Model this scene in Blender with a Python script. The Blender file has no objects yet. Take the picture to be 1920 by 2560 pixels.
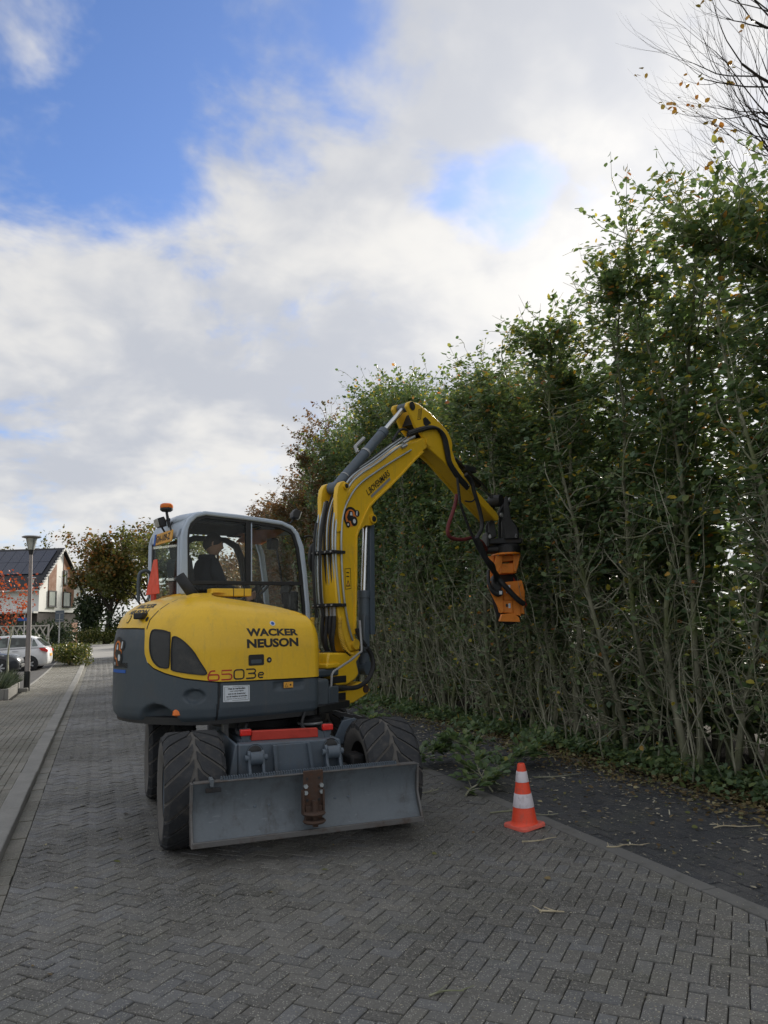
import bpy, bmesh, math, random
import numpy as np
from mathutils import Matrix, Vector

R = math.radians
rnd = random.Random(7)
rng = np.random.default_rng(7)
SC = bpy.context.scene
COL = SC.collection

# ------------------------------------------------------------------ camera
yaw, pitch, roll = R(20.3), R(8.35), R(1.5)
fw = Vector((math.sin(yaw)*math.cos(pitch), math.cos(yaw)*math.cos(pitch), math.sin(pitch)))
rt0 = Vector((math.cos(yaw), -math.sin(yaw), 0)); up0 = rt0.cross(fw)
rt = rt0*math.cos(roll) - up0*math.sin(roll)
upv = rt0*math.sin(roll) + up0*math.cos(roll)
cam = bpy.data.cameras.new('camera'); cam_o = bpy.data.objects.new('camera', cam); COL.objects.link(cam_o)
cam.sensor_fit = 'HORIZONTAL'; cam.sensor_width = 36; cam.lens = 36
cam.clip_start = 0.05; cam.clip_end = 3000
cam_o.matrix_world = Matrix(((rt.x, upv.x, -fw.x, 0), (rt.y, upv.y, -fw.y, 0), (rt.z, upv.z, -fw.z, 1.65), (0, 0, 0, 1)))
SC.camera = cam_o

# ------------------------------------------------------------------ sky
SUN_AZ, SUN_EL = R(46), R(25)
world = bpy.data.worlds.new('World'); SC.world = world; world.use_nodes = True
wn, wl = world.node_tree.nodes, world.node_tree.links
wn.clear()
def W(t, **kw):
    n = wn.new(t)
    for k, v in kw.items(): setattr(n, k, v)
    return n
def wmath(op, a, b=None, c=None, clamp=False):
    n = W('ShaderNodeMath', operation=op); n.use_clamp = clamp
    for i, v in enumerate((a, b, c)):
        if v is None: continue
        if isinstance(v, (int, float)): n.inputs[i].default_value = v
        else: wl.new(v, n.inputs[i])
    return n.outputs[0]
def wsmooth(v, a, b):
    n = W('ShaderNodeMapRange', interpolation_type='SMOOTHSTEP')
    wl.new(v, n.inputs[0]); n.inputs[1].default_value = a; n.inputs[2].default_value = b
    return n.outputs[0]
def wmix(f, a, b):
    n = W('ShaderNodeMix', data_type='RGBA')
    for i, v in ((0, f), (6, a), (7, b)):
        if isinstance(v, (int, float)): n.inputs[i].default_value = v
        elif isinstance(v, tuple): n.inputs[i].default_value = v
        else: wl.new(v, n.inputs[i])
    return n.outputs[2]
sky = W('ShaderNodeTexSky', sky_type='NISHITA')
sky.sun_disc = False; sky.sun_elevation = SUN_EL; sky.sun_rotation = SUN_AZ
sky.air_density = 1.0; sky.dust_density = 0.6; sky.ozone_density = 2.5
tc = W('ShaderNodeTexCoord')
nrm = W('ShaderNodeVectorMath', operation='NORMALIZE'); wl.new(tc.outputs['Generated'], nrm.inputs[0])
sep = W('ShaderNodeSeparateXYZ'); wl.new(nrm.outputs[0], sep.inputs[0])
zc = wmath('MAXIMUM', sep.outputs[2], 0.0)
den = wmath('ADD', zc, 0.34)
px = wmath('DIVIDE', sep.outputs[0], den); py = wmath('DIVIDE', sep.outputs[1], den)
cmb = W('ShaderNodeCombineXYZ'); wl.new(px, cmb.inputs[0]); wl.new(py, cmb.inputs[1])
def wnoise(scale, detail, rough, off, dist=0.0):
    m = W('ShaderNodeMapping'); wl.new(cmb.outputs[0], m.inputs[0]); m.inputs[1].default_value = off
    n = W('ShaderNodeTexNoise'); wl.new(m.outputs[0], n.inputs[0])
    n.inputs['Scale'].default_value = scale; n.inputs['Detail'].default_value = detail
    n.inputs['Roughness'].default_value = rough; n.inputs['Distortion'].default_value = dist
    return n.outputs[0]
n1 = wnoise(3.3, 6, 0.60, (3.1, 7.7, 0), 0.35)
n2 = wnoise(2.6, 4, 0.55, (11.3, 2.2, 4), 0.3)
n3 = wnoise(8.0, 4, 0.58, (1.0, 5.0, 2), 0.3)
# clear gaps between the cloud banks (directions in the sky)
def gap(d, c0, c1, amp):
    v = Vector(d).normalized()
    dt = W('ShaderNodeVectorMath', operation='DOT_PRODUCT'); wl.new(nrm.outputs[0], dt.inputs[0]); dt.inputs[1].default_value = v
    return wmath('MULTIPLY', wsmooth(dt.outputs['Value'], c0, c1), amp)
g = None
for d, c0, c1, amp in (((-0.13, 0.80, 0.59), .955, .996, .27), ((0.115, 0.765, 0.635), .975, .998, .23), ((0.30, 0.69, 0.665), .985, .999, .20),
                       ((0.43, 0.75, 0.505), .9960, .9996, .22), ((0.36, .77, .525), .9985, .9998, .14), ((0.20, .83, .52), .9975, .9998, .10),
                       ((-.35, .45, .82), .93, .99, .22), ((-.7, -.4, .6), .95, .99, .22), ((.3, -.7, .65), .95, .99, .22)):
    x = gap(d, c0, c1, amp); g = x if g is None else wmath('ADD', g, x)
cov = wmath('SUBTRACT', wmath('ADD', n1, wmath('MULTIPLY', wmath('SUBTRACT', n3, 0.5), 0.46)), g)
cover = wsmooth(cov, 0.10, 0.44)
# cloud brightness: base grey, lit folds, and forward scatter round the veiled sun
sd = Vector((math.sin(SUN_AZ)*math.cos(SUN_EL), math.cos(SUN_AZ)*math.cos(SUN_EL), math.sin(SUN_EL)))
dts = W('ShaderNodeVectorMath', operation='DOT_PRODUCT'); wl.new(nrm.outputs[0], dts.inputs[0]); dts.inputs[1].default_value = sd
fold = wsmooth(wmath('ADD', n2, wmath('MULTIPLY', wmath('SUBTRACT', n3, 0.5), 0.35)), 0.33, 0.66)
cl = wmix(fold, (3.15, 3.27, 3.55, 1), (4.8, 4.7, 4.5, 1))
low = wsmooth(zc, 0.0, 0.16)
cl = wmix(low, (4.3, 4.25, 4.15, 1), cl)
halo = wmath('POWER', wmath('MAXIMUM', dts.outputs['Value'], 0.0), 18.0)
hal = W('ShaderNodeMix', data_type='RGBA', blend_type='ADD'); hal.inputs[0].default_value = 1
wl.new(cl, hal.inputs[6])
hm = W('ShaderNodeVectorMath', operation='SCALE'); hm.inputs[0].default_value = (1.5, 1.42, 1.3); wl.new(halo, hm.inputs['Scale'])
wl.new(hm.outputs[0], hal.inputs[7])
blue = W('ShaderNodeMix', data_type='RGBA', blend_type='MULTIPLY'); blue.inputs[0].default_value = 1
wl.new(sky.outputs[0], blue.inputs[6]); blue.inputs[7].default_value = (0.60, 0.70, 0.92, 1)
skyc = wmix(wmath('MULTIPLY', cover, 0.97), blue.outputs[2], hal.outputs[2])
bg = W('ShaderNodeBackground'); wl.new(skyc, bg.inputs[0]); bg.inputs[1].default_value = 0.10
wo = W('ShaderNodeOutputWorld'); wl.new(bg.outputs[0], wo.inputs[0])

sun = bpy.data.lights.new('sun', 'SUN'); sun.energy = 3.6; sun.angle = R(8); sun.color = (1.0, 0.93, 0.82)
sun_o = bpy.data.objects.new('sun', sun); COL.objects.link(sun_o)
sun_o.rotation_euler = (-sd).to_track_quat('-Z', 'Y').to_euler()
world.cycles.sampling_method = 'MANUAL'; world.cycles.sample_map_resolution = 512
vs = SC.view_settings
vs.view_transform = 'Standard'; vs.look = 'None'; vs.exposure = 0.85; vs.gamma = 1.0; vs.use_curve_mapping = False
SC.cycles.max_bounces = 6; SC.cycles.transparent_max_bounces = 12
SC.cycles.diffuse_bounces = 3; SC.cycles.glossy_bounces = 3; SC.cycles.transmission_bounces = 6

# ------------------------------------------------------------------ materials
MATS = {}
class NT:
    def __init__(s, name):
        s.m = bpy.data.materials.new(name); s.m.use_nodes = True
        s.n, s.l = s.m.node_tree.nodes, s.m.node_tree.links
        s.b = s.n['Principled BSDF']; s.out = s.n['Material Output']
    def new(s, t, **kw):
        n = s.n.new(t)
        for k, v in kw.items(): setattr(n, k, v)
        return n
    def put(s, sock, v):
        if isinstance(v, (int, float)): sock.default_value = v
        elif isinstance(v, tuple): sock.default_value = v if len(v) == 4 or len(sock.default_value) == 3 else (*v, 1)
        else: s.l.new(v, sock)
    def co(s, kind='Object'):
        return s.new('ShaderNodeTexCoord').outputs[kind]
    def pos(s): return s.new('ShaderNodeNewGeometry').outputs['Position']
    def noise(s, scale, detail=4, rough=.55, vec=None, dist=0, stretch=None):
        n = s.new('ShaderNodeTexNoise'); n.inputs['Scale'].default_value = scale
        n.inputs['Detail'].default_value = detail; n.inputs['Roughness'].default_value = rough; n.inputs['Distortion'].default_value = dist
        v = vec if vec is not None else s.pos()
        if stretch:
            m = s.new('ShaderNodeMapping'); s.l.new(v, m.inputs[0]); m.inputs[3].default_value = stretch; v = m.outputs[0]
        s.l.new(v, n.inputs[0]); return n.outputs[0]
    def vor(s, scale, feature='F1', vec=None, out='Distance'):
        n = s.new('ShaderNodeTexVoronoi', feature=feature); n.inputs['Scale'].default_value = scale
        s.l.new(vec if vec is not None else s.pos(), n.inputs[0]); return n.outputs[out]
    def ramp(s, v, a, b, lo=0.0, hi=1.0):
        n = s.new('ShaderNodeMapRange', interpolation_type='SMOOTHSTEP'); s.put(n.inputs[0], v)
        n.inputs[1].default_value = a; n.inputs[2].default_value = b; n.inputs[3].default_value = lo; n.inputs[4].default_value = hi
        return n.outputs[0]
    def math(s, op, a, b=None):
        n = s.new('ShaderNodeMath', operation=op); s.put(n.inputs[0], a)
        if b is not None: s.put(n.inputs[1], b)
        return n.outputs[0]
    def mix(s, f, a, b, blend='MIX'):
        n = s.new('ShaderNodeMix', data_type='RGBA', blend_type=blend)
        for i, v in ((0, f), (6, a), (7, b)):
            if isinstance(v, tuple) and len(v) == 3: v = (*v, 1)
            s.put(n.inputs[i], v)
        return n.outputs[2]
    def curve(s, v, stops):
        n = s.new('ShaderNodeValToRGB'); e = n.color_ramp.elements
        while len(e) < len(stops): e.new(0.5)
        for k, (p, c) in enumerate(stops): e[k].position = p; e[k].color = (*c, 1)
        s.put(n.inputs[0], v); return n.outputs[0]
    def attr(s, name):
        n = s.new('ShaderNodeAttribute'); n.attribute_name = name; return n.outputs['Fac']
    def bump(s, h, strength=.3, dist=.01):
        n = s.new('ShaderNodeBump'); n.inputs['Strength'].default_value = strength; n.inputs['Distance'].default_value = dist
        s.l.new(h, n.inputs['Height']); s.l.new(n.outputs[0], s.b.inputs['Normal']); return s
    def set(s, **kw):
        for k, v in kw.items(): s.put(s.b.inputs[k.replace('_', ' ')], v)
        return s
    def col(s, c): s.put(s.b.inputs['Base Color'], (*c, 1) if isinstance(c, tuple) and len(c) == 3 else c); return s

def paint(name, c, rough=.4, metal=0, wear=.25, dirt=(.10, .085, .07), dirtamt=.25, coat=0, dscale=3.0, spec=.5, streak=None, streakamt=.35):
    t = NT(name)
    n = t.noise(dscale, 4, .6); f = t.ramp(n, .5, .8, 0, dirtamt)
    base = t.mix(f, c, dirt)
    if streak:
        st = t.noise(9, 4, .7, stretch=streak); base = t.mix(t.ramp(st, .50, .78, 0, streakamt), base, dirt)
        sc_ = t.noise(30, 3, .75, stretch=(streak[2], streak[1], streak[0])); base = t.mix(t.ramp(sc_, .62, .70, 0, streakamt*.6), base, tuple(min(1, x*1.35+.05) for x in c))
    n2 = t.noise(60, 1, .6); base = t.mix(t.ramp(n2, .4, .8, 0, .12), base, tuple(min(1, x*1.4+.02) for x in c))
    t.col(base); t.set(Metallic=metal, Roughness=t.ramp(n, .3, .75, rough, min(1, rough+wear)))
    t.b.inputs['Specular IOR Level'].default_value = spec
    if coat: t.set(Coat_Weight=coat, Coat_Roughness=.12)
    MATS[name] = t.m; return t.m

paint('yellow', (.80, .49, .018), .33, dirt=(.34, .24, .08), dirtamt=.35, coat=.15, streak=(2.2, 2.2, .35), streakamt=.30)
paint('orange', (.78, .23, .015), .42, dirt=(.16, .07, .02), dirtamt=.45, dscale=6)
paint('bodygrey', (.056, .075, .094), .42, dirt=(.10, .10, .095), dirtamt=.4, streak=(2.2, 2.2, .4), streakamt=.5)
paint('framegrey', (.078, .104, .135), .42, dirt=(.09, .085, .08), dirtamt=.5, dscale=5, streak=(3, 3, .5), streakamt=.5)
paint('cabsilver', (.44, .52, .63), .34, dirt=(.25, .26, .26), dirtamt=.3)
paint('black', (.013, .014, .016), .45, dirt=(.05, .048, .045), dirtamt=.5, dscale=8)
paint('hose', (.016, .017, .02), .5, dirt=(.06, .055, .05), dirtamt=.5, dscale=14)
paint('darkmetal', (.03, .032, .036), .5, metal=.4, dirt=(.07, .05, .035), dirtamt=.6, dscale=9)
paint('red', (.46, .035, .02), .5, dirt=(.14, .03, .02), dirtamt=.45, dscale=8)
paint('rust', (.06, .036, .026), .75, dirt=(.12, .05, .025), dirtamt=.7, dscale=22)
paint('blade', (.11, .132, .152), .48, dirt=(.05, .047, .045), dirtamt=.7, dscale=6, streak=(1.2, 1.2, .25), streakamt=.7)
paint('wornsteel', (.145, .145, .145), .45, metal=.5, dirt=(.09, .055, .035), dirtamt=.8, dscale=8, streak=(.6, .6, 3), streakamt=.6)
paint('chrome', (.62, .64, .66), .16, metal=1, dirt=(.3, .3, .3), dirtamt=.2)
paint('steelpipe', (.42, .47, .50), .30, metal=.8, dirt=(.2, .2, .2), dirtamt=.3)
paint('tyre', (.026, .029, .034), .75, dirt=(.09, .084, .076), dirtamt=.85, dscale=7, streak=(2, 2, 2), streakamt=.6)
paint('tyrewall', (.11, .106, .10), .8, dirt=(.09, .082, .072), dirtamt=.7, dscale=6)
paint('white', (.78, .79, .78), .4, dirt=(.5, .48, .44), dirtamt=.3)
paint('sticker_white', (.62, .68, .74), .5, dirt=(.4, .4, .4), dirtamt=.3)
paint('coral', (.80, .075, .03), .45, dirt=(.36, .12, .09), dirtamt=.6, dscale=12, streak=(3, 3, .6), streakamt=.55)
paint('coral_base', (.72, .13, .09), .6, dirt=(.26, .15, .13), dirtamt=.9, dscale=18)
paint('coneband', (.56, .53, .57), .4, dirt=(.26, .22, .22), dirtamt=.75, dscale=18)
paint('amber', (.75, .17, .01), .25, dirtamt=.1)
paint('redlens', (.65, .02, .015), .18, dirtamt=.1)
paint('plate', (.72, .36, .05), .45, dirt=(.4, .2, .06), dirtamt=.3)
paint('navycloth', (.012, .016, .022), .9, dirt=(.02, .025, .03), dirtamt=.5, dscale=20, spec=.1)
paint('skin', (.42, .24, .17), .55, dirt=(.36, .18, .12), dirtamt=.3, dscale=30)
paint('hair', (.022, .017, .014), .6, dirtamt=.1)
paint('blueprint', (.02, .11, .45), .5, dirtamt=.1)
paint('galvanised', (.36, .37, .38), .45, metal=.5, dirt=(.2, .2, .19), dirtamt=.4)
paint('lamppole', (.30, .275, .27), .5, metal=.2, dirt=(.16, .14, .12), dirtamt=.5, dscale=6)
paint('signblue', (.03, .10, .36), .4, dirtamt=.1)
paint('signback', (.10, .125, .155), .5, dirtamt=.2)
paint('edging', (.135, .135, .13), .85, dirt=(.07, .07, .06), dirtamt=.8, dscale=5)
paint('concrete', (.24, .235, .22), .85, dirt=(.12, .12, .095), dirtamt=.6, dscale=4)
paint('plaster', (.80, .80, .78), .8, dirt=(.6, .6, .57), dirtamt=.25, dscale=1)
paint('timberclad', (.26, .135, .085), .7, dirt=(.17, .09, .06), dirtamt=.5, dscale=2)
paint('facadebrick', (.052, .046, .044), .85, dirt=(.08, .07, .06), dirtamt=.5, dscale=3)
paint('rooftile', (.022, .024, .03), .55, dirt=(.05, .05, .05), dirtamt=.5, dscale=2)
paint('solar', (.012, .020, .048), .22, dirtamt=.05, coat=.4)
paint('trim', (.55, .55, .54), .6, dirtamt=.3)
paint('framedark', (.02, .022, .024), .5, dirtamt=.2)
paint('fencewood', (.42, .40, .36), .8, dirt=(.1, .09, .07), dirtamt=.6, dscale=6)
paint('carwhite', (.78, .80, .82), .22, dirt=(.6, .6, .58), dirtamt=.2, coat=.5)
paint('cardark', (.030, .036, .048), .25, dirt=(.06, .06, .06), dirtamt=.3, coat=.5)
paint('carpale', (.45, .55, .62), .3, dirtamt=.2, coat=.4)
paint('wheelsilver', (.50, .52, .54), .3, metal=.7, dirtamt=.3)
paint('headlamp', (.62, .66, .68), .12, dirtamt=.1)
paint('seatcloth', (.02, .021, .023), .8, dirtamt=.2)
paint('meshvent', (.022, .024, .026), .6, dirt=(.09, .085, .075), dirtamt=.6, dscale=9)
paint('hosered', (.14, .022, .025), .6, dirt=(.05, .02, .02), dirtamt=.6, dscale=16)
paint('orangebody', (.70, .20, .03), .5, dirtamt=.2)
paint('curtain', (.50, .53, .50), .8, dirtamt=.2)

def m_vent():
    t = NT('vent_mesh'); v = t.vor(260); t.col(t.mix(t.ramp(v, .15, .5), (.008, .008, .009), (.055, .058, .06)))
    n = t.noise(7, 5); t.col(t.mix(t.ramp(n, .5, .75, 0, .55), t.mix(t.ramp(v, .15, .5), (.007, .008, .009), (.05, .053, .056)), (.12, .115, .10)))
    t.set(Roughness=.6); t.bump(v, .6, .004); MATS['vent_mesh'] = t.m
m_vent()
def m_glass(name, tint, rough=.02, alpha=.16, spec=1.0):
    t = NT(name)
    tr = t.new('ShaderNodeBsdfTransparent'); tr.inputs[0].default_value = (*tint, 1)
    gl = t.new('ShaderNodeBsdfGlossy'); gl.inputs['Roughness'].default_value = rough; gl.inputs[0].default_value = (.95, .97, 1, 1)
    fr = t.new('ShaderNodeLayerWeight'); fr.inputs[0].default_value = .5
    mx = t.new('ShaderNodeMixShader'); t.l.new(t.math('ADD', t.math('MULTIPLY', t.math('POWER', fr.outputs['Facing'], 5.0), .9), .009), mx.inputs[0])
    # thin film of dust on the pane
    df = t.new('ShaderNodeBsdfDiffuse'); df.inputs[0].default_value = (.45, .47, .46, 1)
    m2 = t.new('ShaderNodeMixShader'); t.l.new(t.ramp(t.noise(5, 4, .65), .45, .8, .004, alpha), m2.inputs[0])
    t.l.new(tr.outputs[0], mx.inputs[1]); t.l.new(gl.outputs[0], mx.inputs[2])
    t.l.new(mx.outputs[0], m2.inputs[1]); t.l.new(df.outputs[0], m2.inputs[2]); t.l.new(m2.outputs[0], t.out.inputs[0])
    MATS[name] = t.m
m_glass('cabglass', (.95, .97, .96), alpha=.025)
m_glass('rearglass', (.85, .90, .88), alpha=.06)
def m_hatch():
    t = NT('hatchglass'); t.col((.85, .48, .22)); t.set(Roughness=.3)
    tl = t.new('ShaderNodeBsdfTranslucent'); tl.inputs[0].default_value = (.95, .52, .22, 1); mx = t.new('ShaderNodeMixShader'); mx.inputs[0].default_value = .7
    t.l.new(t.b.outputs[0], mx.inputs[1]); t.l.new(tl.outputs[0], mx.inputs[2]); t.l.new(mx.outputs[0], t.out.inputs[0]); MATS['hatchglass'] = t.m
m_hatch()
def m_dark_glass():
    t = NT('darkglass'); t.col((.02, .025, .03)); t.set(Roughness=.06); t.b.inputs['Specular IOR Level'].default_value = .8; MATS['darkglass'] = t.m
    t = NT('lampglass'); t.col(t.mix(t.ramp(t.noise(9, 3), .4, .7), (.50, .52, .49), (.36, .38, .36))); t.set(Roughness=.25); MATS['lampglass'] = t.m
    t = NT('carglass'); t.col(t.mix(t.ramp(t.noise(1.3, 3), .45, .6), (.05, .06, .06), (.18, .22, .21))); t.set(Roughness=.08); MATS['carglass'] = t.m
    t = NT('housepane'); t.col(t.mix(t.ramp(t.noise(.8, 2), .4, .6), (.30, .34, .31), (.42, .46, .42))); t.set(Roughness=.12); MATS['housepane'] = t.m
m_dark_glass()

def m_paver(name, cols, tone_kind, fleck=.5, rough=.8, moss=.25):
    t = NT(name)
    if tone_kind == 'attr': tone = t.attr('tone')
    else: tone = t.new('ShaderNodeObjectInfo').outputs['Random']
    base = t.curve(tone, [(i/(len(cols)-1), c) for i, c in enumerate(cols)])
    big = t.noise(.55, 3, .6); base = t.mix(t.ramp(big, .38, .68, 0, .62), base, tuple(x*.5 for x in cols[0]))
    g2 = t.noise(1.7, 3, .65); base = t.mix(t.ramp(g2, .50, .72, 0, moss), base, (.075, .080, .050))
    fine = t.noise(75, 2, .7); base = t.mix(t.ramp(fine, .35, .7, 0, .5), base, tuple(x*1.7 for x in cols[1]), 'MIX')
    sp = t.vor(92); sz = t.noise(30, 1)
    fl = t.math('MULTIPLY', t.ramp(sp, .20, .36, 1, 0), t.ramp(sz, .40, .56))
    base = t.mix(t.math('MULTIPLY', fl, fleck), base, (.46, .45, .40))
    t.col(base); t.set(Roughness=t.ramp(big, .3, .7, rough-.17, rough+.05)); t.b.inputs['Specular IOR Level'].default_value = .42
    t.bump(t.noise(110, 2, .7), .45, .006)
    MATS[name] = t.m; return t.m
ROADC = [(0.0766, 0.0761, 0.0712), (0.1154, 0.113, 0.1047), (0.1372, 0.1357, 0.1249), (0.1076, 0.113, 0.1202), (0.1561, 0.1516, 0.136), (0.1399, 0.1471, 0.1563)]
WALKC = [(0.1368, 0.1337, 0.1113), (0.1572, 0.1486, 0.1239), (0.1774, 0.1664, 0.1374), (0.147, 0.1486, 0.1239), (0.1926, 0.1784, 0.15)]
PATHC = [(0.0322, 0.0348, 0.0399), (0.0419, 0.0449, 0.0503), (0.0509, 0.0531, 0.057), (0.0384, 0.0421, 0.0493), (0.0607, 0.0604, 0.0607)]
for nm, c, fl, mo in (('road', ROADC, .75, .3), ('walk', WALKC, .35, .35), ('path', PATHC, .25, .35)):
    m_paver(nm+'_one', c, 'obj', fl, moss=mo); m_paver(nm+'_many', c, 'attr', fl, moss=mo)
def m_ground(name, stops, scale=1.2, bumpd=.03):
    t = NT(name); n = t.noise(scale, 8, .65); f = t.noise(scale*18, 4, .65)
    v = t.math('ADD', t.math('MULTIPLY', n, .65), t.math('MULTIPLY', f, .35))
    t.col(t.curve(v, stops)); t.set(Roughness=.95); t.b.inputs['Specular IOR Level'].default_value = .2
    t.bump(t.noise(scale*30, 4, .7), .6, bumpd); MATS[name] = t.m
m_ground('soil', [(.3, (.018, .016, .011)), (.5, (.034, .030, .020)), (.7, (.055, .048, .032))])
m_ground('joint', [(.3, (.020, .020, .018)), (.55, (.036, .035, .030)), (.8, (.06, .06, .046))], 3)
m_ground('joint_path', [(.3, (.04, .04, .036)), (.55, (.065, .064, .055)), (.8, (.10, .10, .08))], 3)
m_ground('meadow', [(.3, (.04, .05, .015)), (.5, (.07, .085, .025)), (.7, (.11, .11, .04))], .5)
m_ground('asphalt', [(.3, (.22, .22, .212)), (.55, (.27, .265, .255)), (.8, (.32, .31, .295))], .8, .004)
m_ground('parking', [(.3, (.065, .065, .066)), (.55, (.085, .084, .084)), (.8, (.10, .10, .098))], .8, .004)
m_ground('kerbstone', [(.3, (.20, .20, .19)), (.5, (.25, .248, .235)), (.7, (.31, .305, .285))], 2.2, .004)

def m_leaf(name, stops, trans=.35, rough=.42):
    t = NT(name)
    tone = t.attr('tone'); c = t.curve(tone, stops)
    t.col(c); t.set(Roughness=rough); t.b.inputs['Specular IOR Level'].default_value = .5
    tl = t.new('ShaderNodeBsdfTranslucent'); t.l.new(t.mix(.5, c, t.mix(1.0, c, (1.0, 1.0, .35), 'MULTIPLY')), tl.inputs[0])
    mx = t.new('ShaderNodeMixShader'); mx.inputs[0].default_value = trans
    t.l.new(t.b.outputs[0], mx.inputs[1]); t.l.new(tl.outputs[0], mx.inputs[2]); t.l.new(mx.outputs[0], t.out.inputs[0])
    MATS[name] = t.m
GREENS = [(0, (0.0887, 0.1506, 0.0828)), (0.35, (0.1341, 0.2111, 0.1027)), (0.62, (0.2168, 0.2846, 0.1092)), (0.78, (0.3942, 0.3763, 0.0993)), (0.88, (0.616, 0.5324, 0.0828)), (0.95, (0.616, 0.3672, 0.0662)), (1, (0.552, 0.202, 0.0828))]
REDS = [(0, (.10, .105, .05)), (.3, (.15, .115, .055)), (.6, (.22, .12, .06)), (.85, (.30, .14, .07)), (1, (.20, .09, .05))]
m_leaf('leaf_hedge', GREENS, .45); m_leaf('leaf_red', REDS, .45)
m_leaf('leaf_oak', [(0, (.05, .06, .02)), (.4, (.10, .105, .032)), (.65, (.18, .135, .04)), (.85, (.30, .16, .045)), (1, (.36, .13, .035))], .4)
m_leaf('leaf_olive', [(0, (.06, .08, .03)), (.5, (.11, .135, .045)), (1, (.22, .19, .06))], .45)
m_leaf('leaf_shrub', [(0, (.035, .055, .012)), (.5, (.075, .10, .02)), (.8, (.14, .15, .03)), (1, (.32, .26, .10))], .3)
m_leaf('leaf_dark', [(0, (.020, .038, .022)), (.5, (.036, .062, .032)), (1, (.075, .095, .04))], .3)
m_leaf('leaf_orange', [(0, (.30, .05, .02)), (.5, (.46, .085, .03)), (1, (.55, .16, .04))], .4)
m_leaf('leaf_lavender', [(0, (.05, .075, .05)), (.6, (.085, .11, .075)), (1, (.13, .15, .11))], .2, .6)
m_leaf('leaf_litter', [(0, (.06, .04, .02)), (.35, (.12, .08, .035)), (.6, (.20, .15, .07)), (.8, (.10, .12, .03)), (1, (.34, .30, .17))], .15, .7)
m_leaf('wood_chip', [(0, (.16, .14, .10)), (.5, (.34, .31, .23)), (1, (.52, .49, .38))], .05, .8)
def m_bark(name, a, b, c):
    t = NT(name); n = t.noise(9, 6, .65, stretch=(1, 1, .35)); m = t.noise(2.2, 4)
    col = t.mix(t.ramp(n, .35, .7), a, b); t.col(t.mix(t.ramp(m, .45, .7, 0, .75), col, c)); t.set(Roughness=.85)
    t.b.inputs['Specular IOR Level'].default_value = .25
    t.bump(t.noise(60, 4, .6), .5, .01); MATS[name] = t.m
m_bark('bark_hedge', (.12, .125, .085), (.28, .275, .20), (.13, .165, .05))
m_bark('bark_twig', (.20, .205, .145), (.38, .375, .29), (.18, .21, .10))
m_bark('bark_dark', (.020, .016, .014), (.048, .038, .032), (.03, .028, .02))
m_bark('bark_cut', (.38, .33, .22), (.55, .49, .35), (.30, .26, .18))

# ------------------------------------------------------------------ builders
def link(o, parent=None):
    COL.objects.link(o)
    if parent is not None: o.parent = parent
    return o
def tag(o, label=None, cat=None, group=None, kind=None):
    if label: o['label'] = label
    if cat: o['category'] = cat
    if group: o['group'] = group
    if kind: o['kind'] = kind
    return o
def empty(name, loc=(0, 0, 0), rz=0):
    o = bpy.data.objects.new(name, None); o.location = loc; o.rotation_euler = (0, 0, rz); o.empty_display_size = .2
    return link(o)
def copy_tree(o, parent=None):
    c = o.copy(); link(c)
    c.parent = parent
    for ch in o.children: copy_tree(ch, c)
    return c
def np_mesh(name, V, F, mat, tone=None, smooth=False):
    """V (n,3), F (m,k) of one polygon size; tone per face"""
    me = bpy.data.meshes.new(name); V = np.asarray(V, np.float32); F = np.asarray(F, np.int32)
    k = F.shape[1]
    me.vertices.add(len(V)); me.vertices.foreach_set('co', V.ravel())
    me.loops.add(F.size); me.loops.foreach_set('vertex_index', F.ravel())
    me.polygons.add(len(F)); me.polygons.foreach_set('loop_start', np.arange(0, F.size, k, dtype=np.int32))
    if smooth: me.polygons.foreach_set('use_smooth', np.ones(len(F), bool))
    if tone is not None:
        a = me.attributes.new('tone', 'FLOAT', 'FACE'); a.data.foreach_set('value', np.asarray(tone, np.float32))
    me.update(calc_edges=True); me.validate()
    me.materials.append(MATS[mat]); return me
def np_obj(name, V, F, mat, parent=None, tone=None, smooth=False):
    return link(bpy.data.objects.new(name, np_mesh(name, V, F, mat, tone, smooth)), parent)

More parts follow.
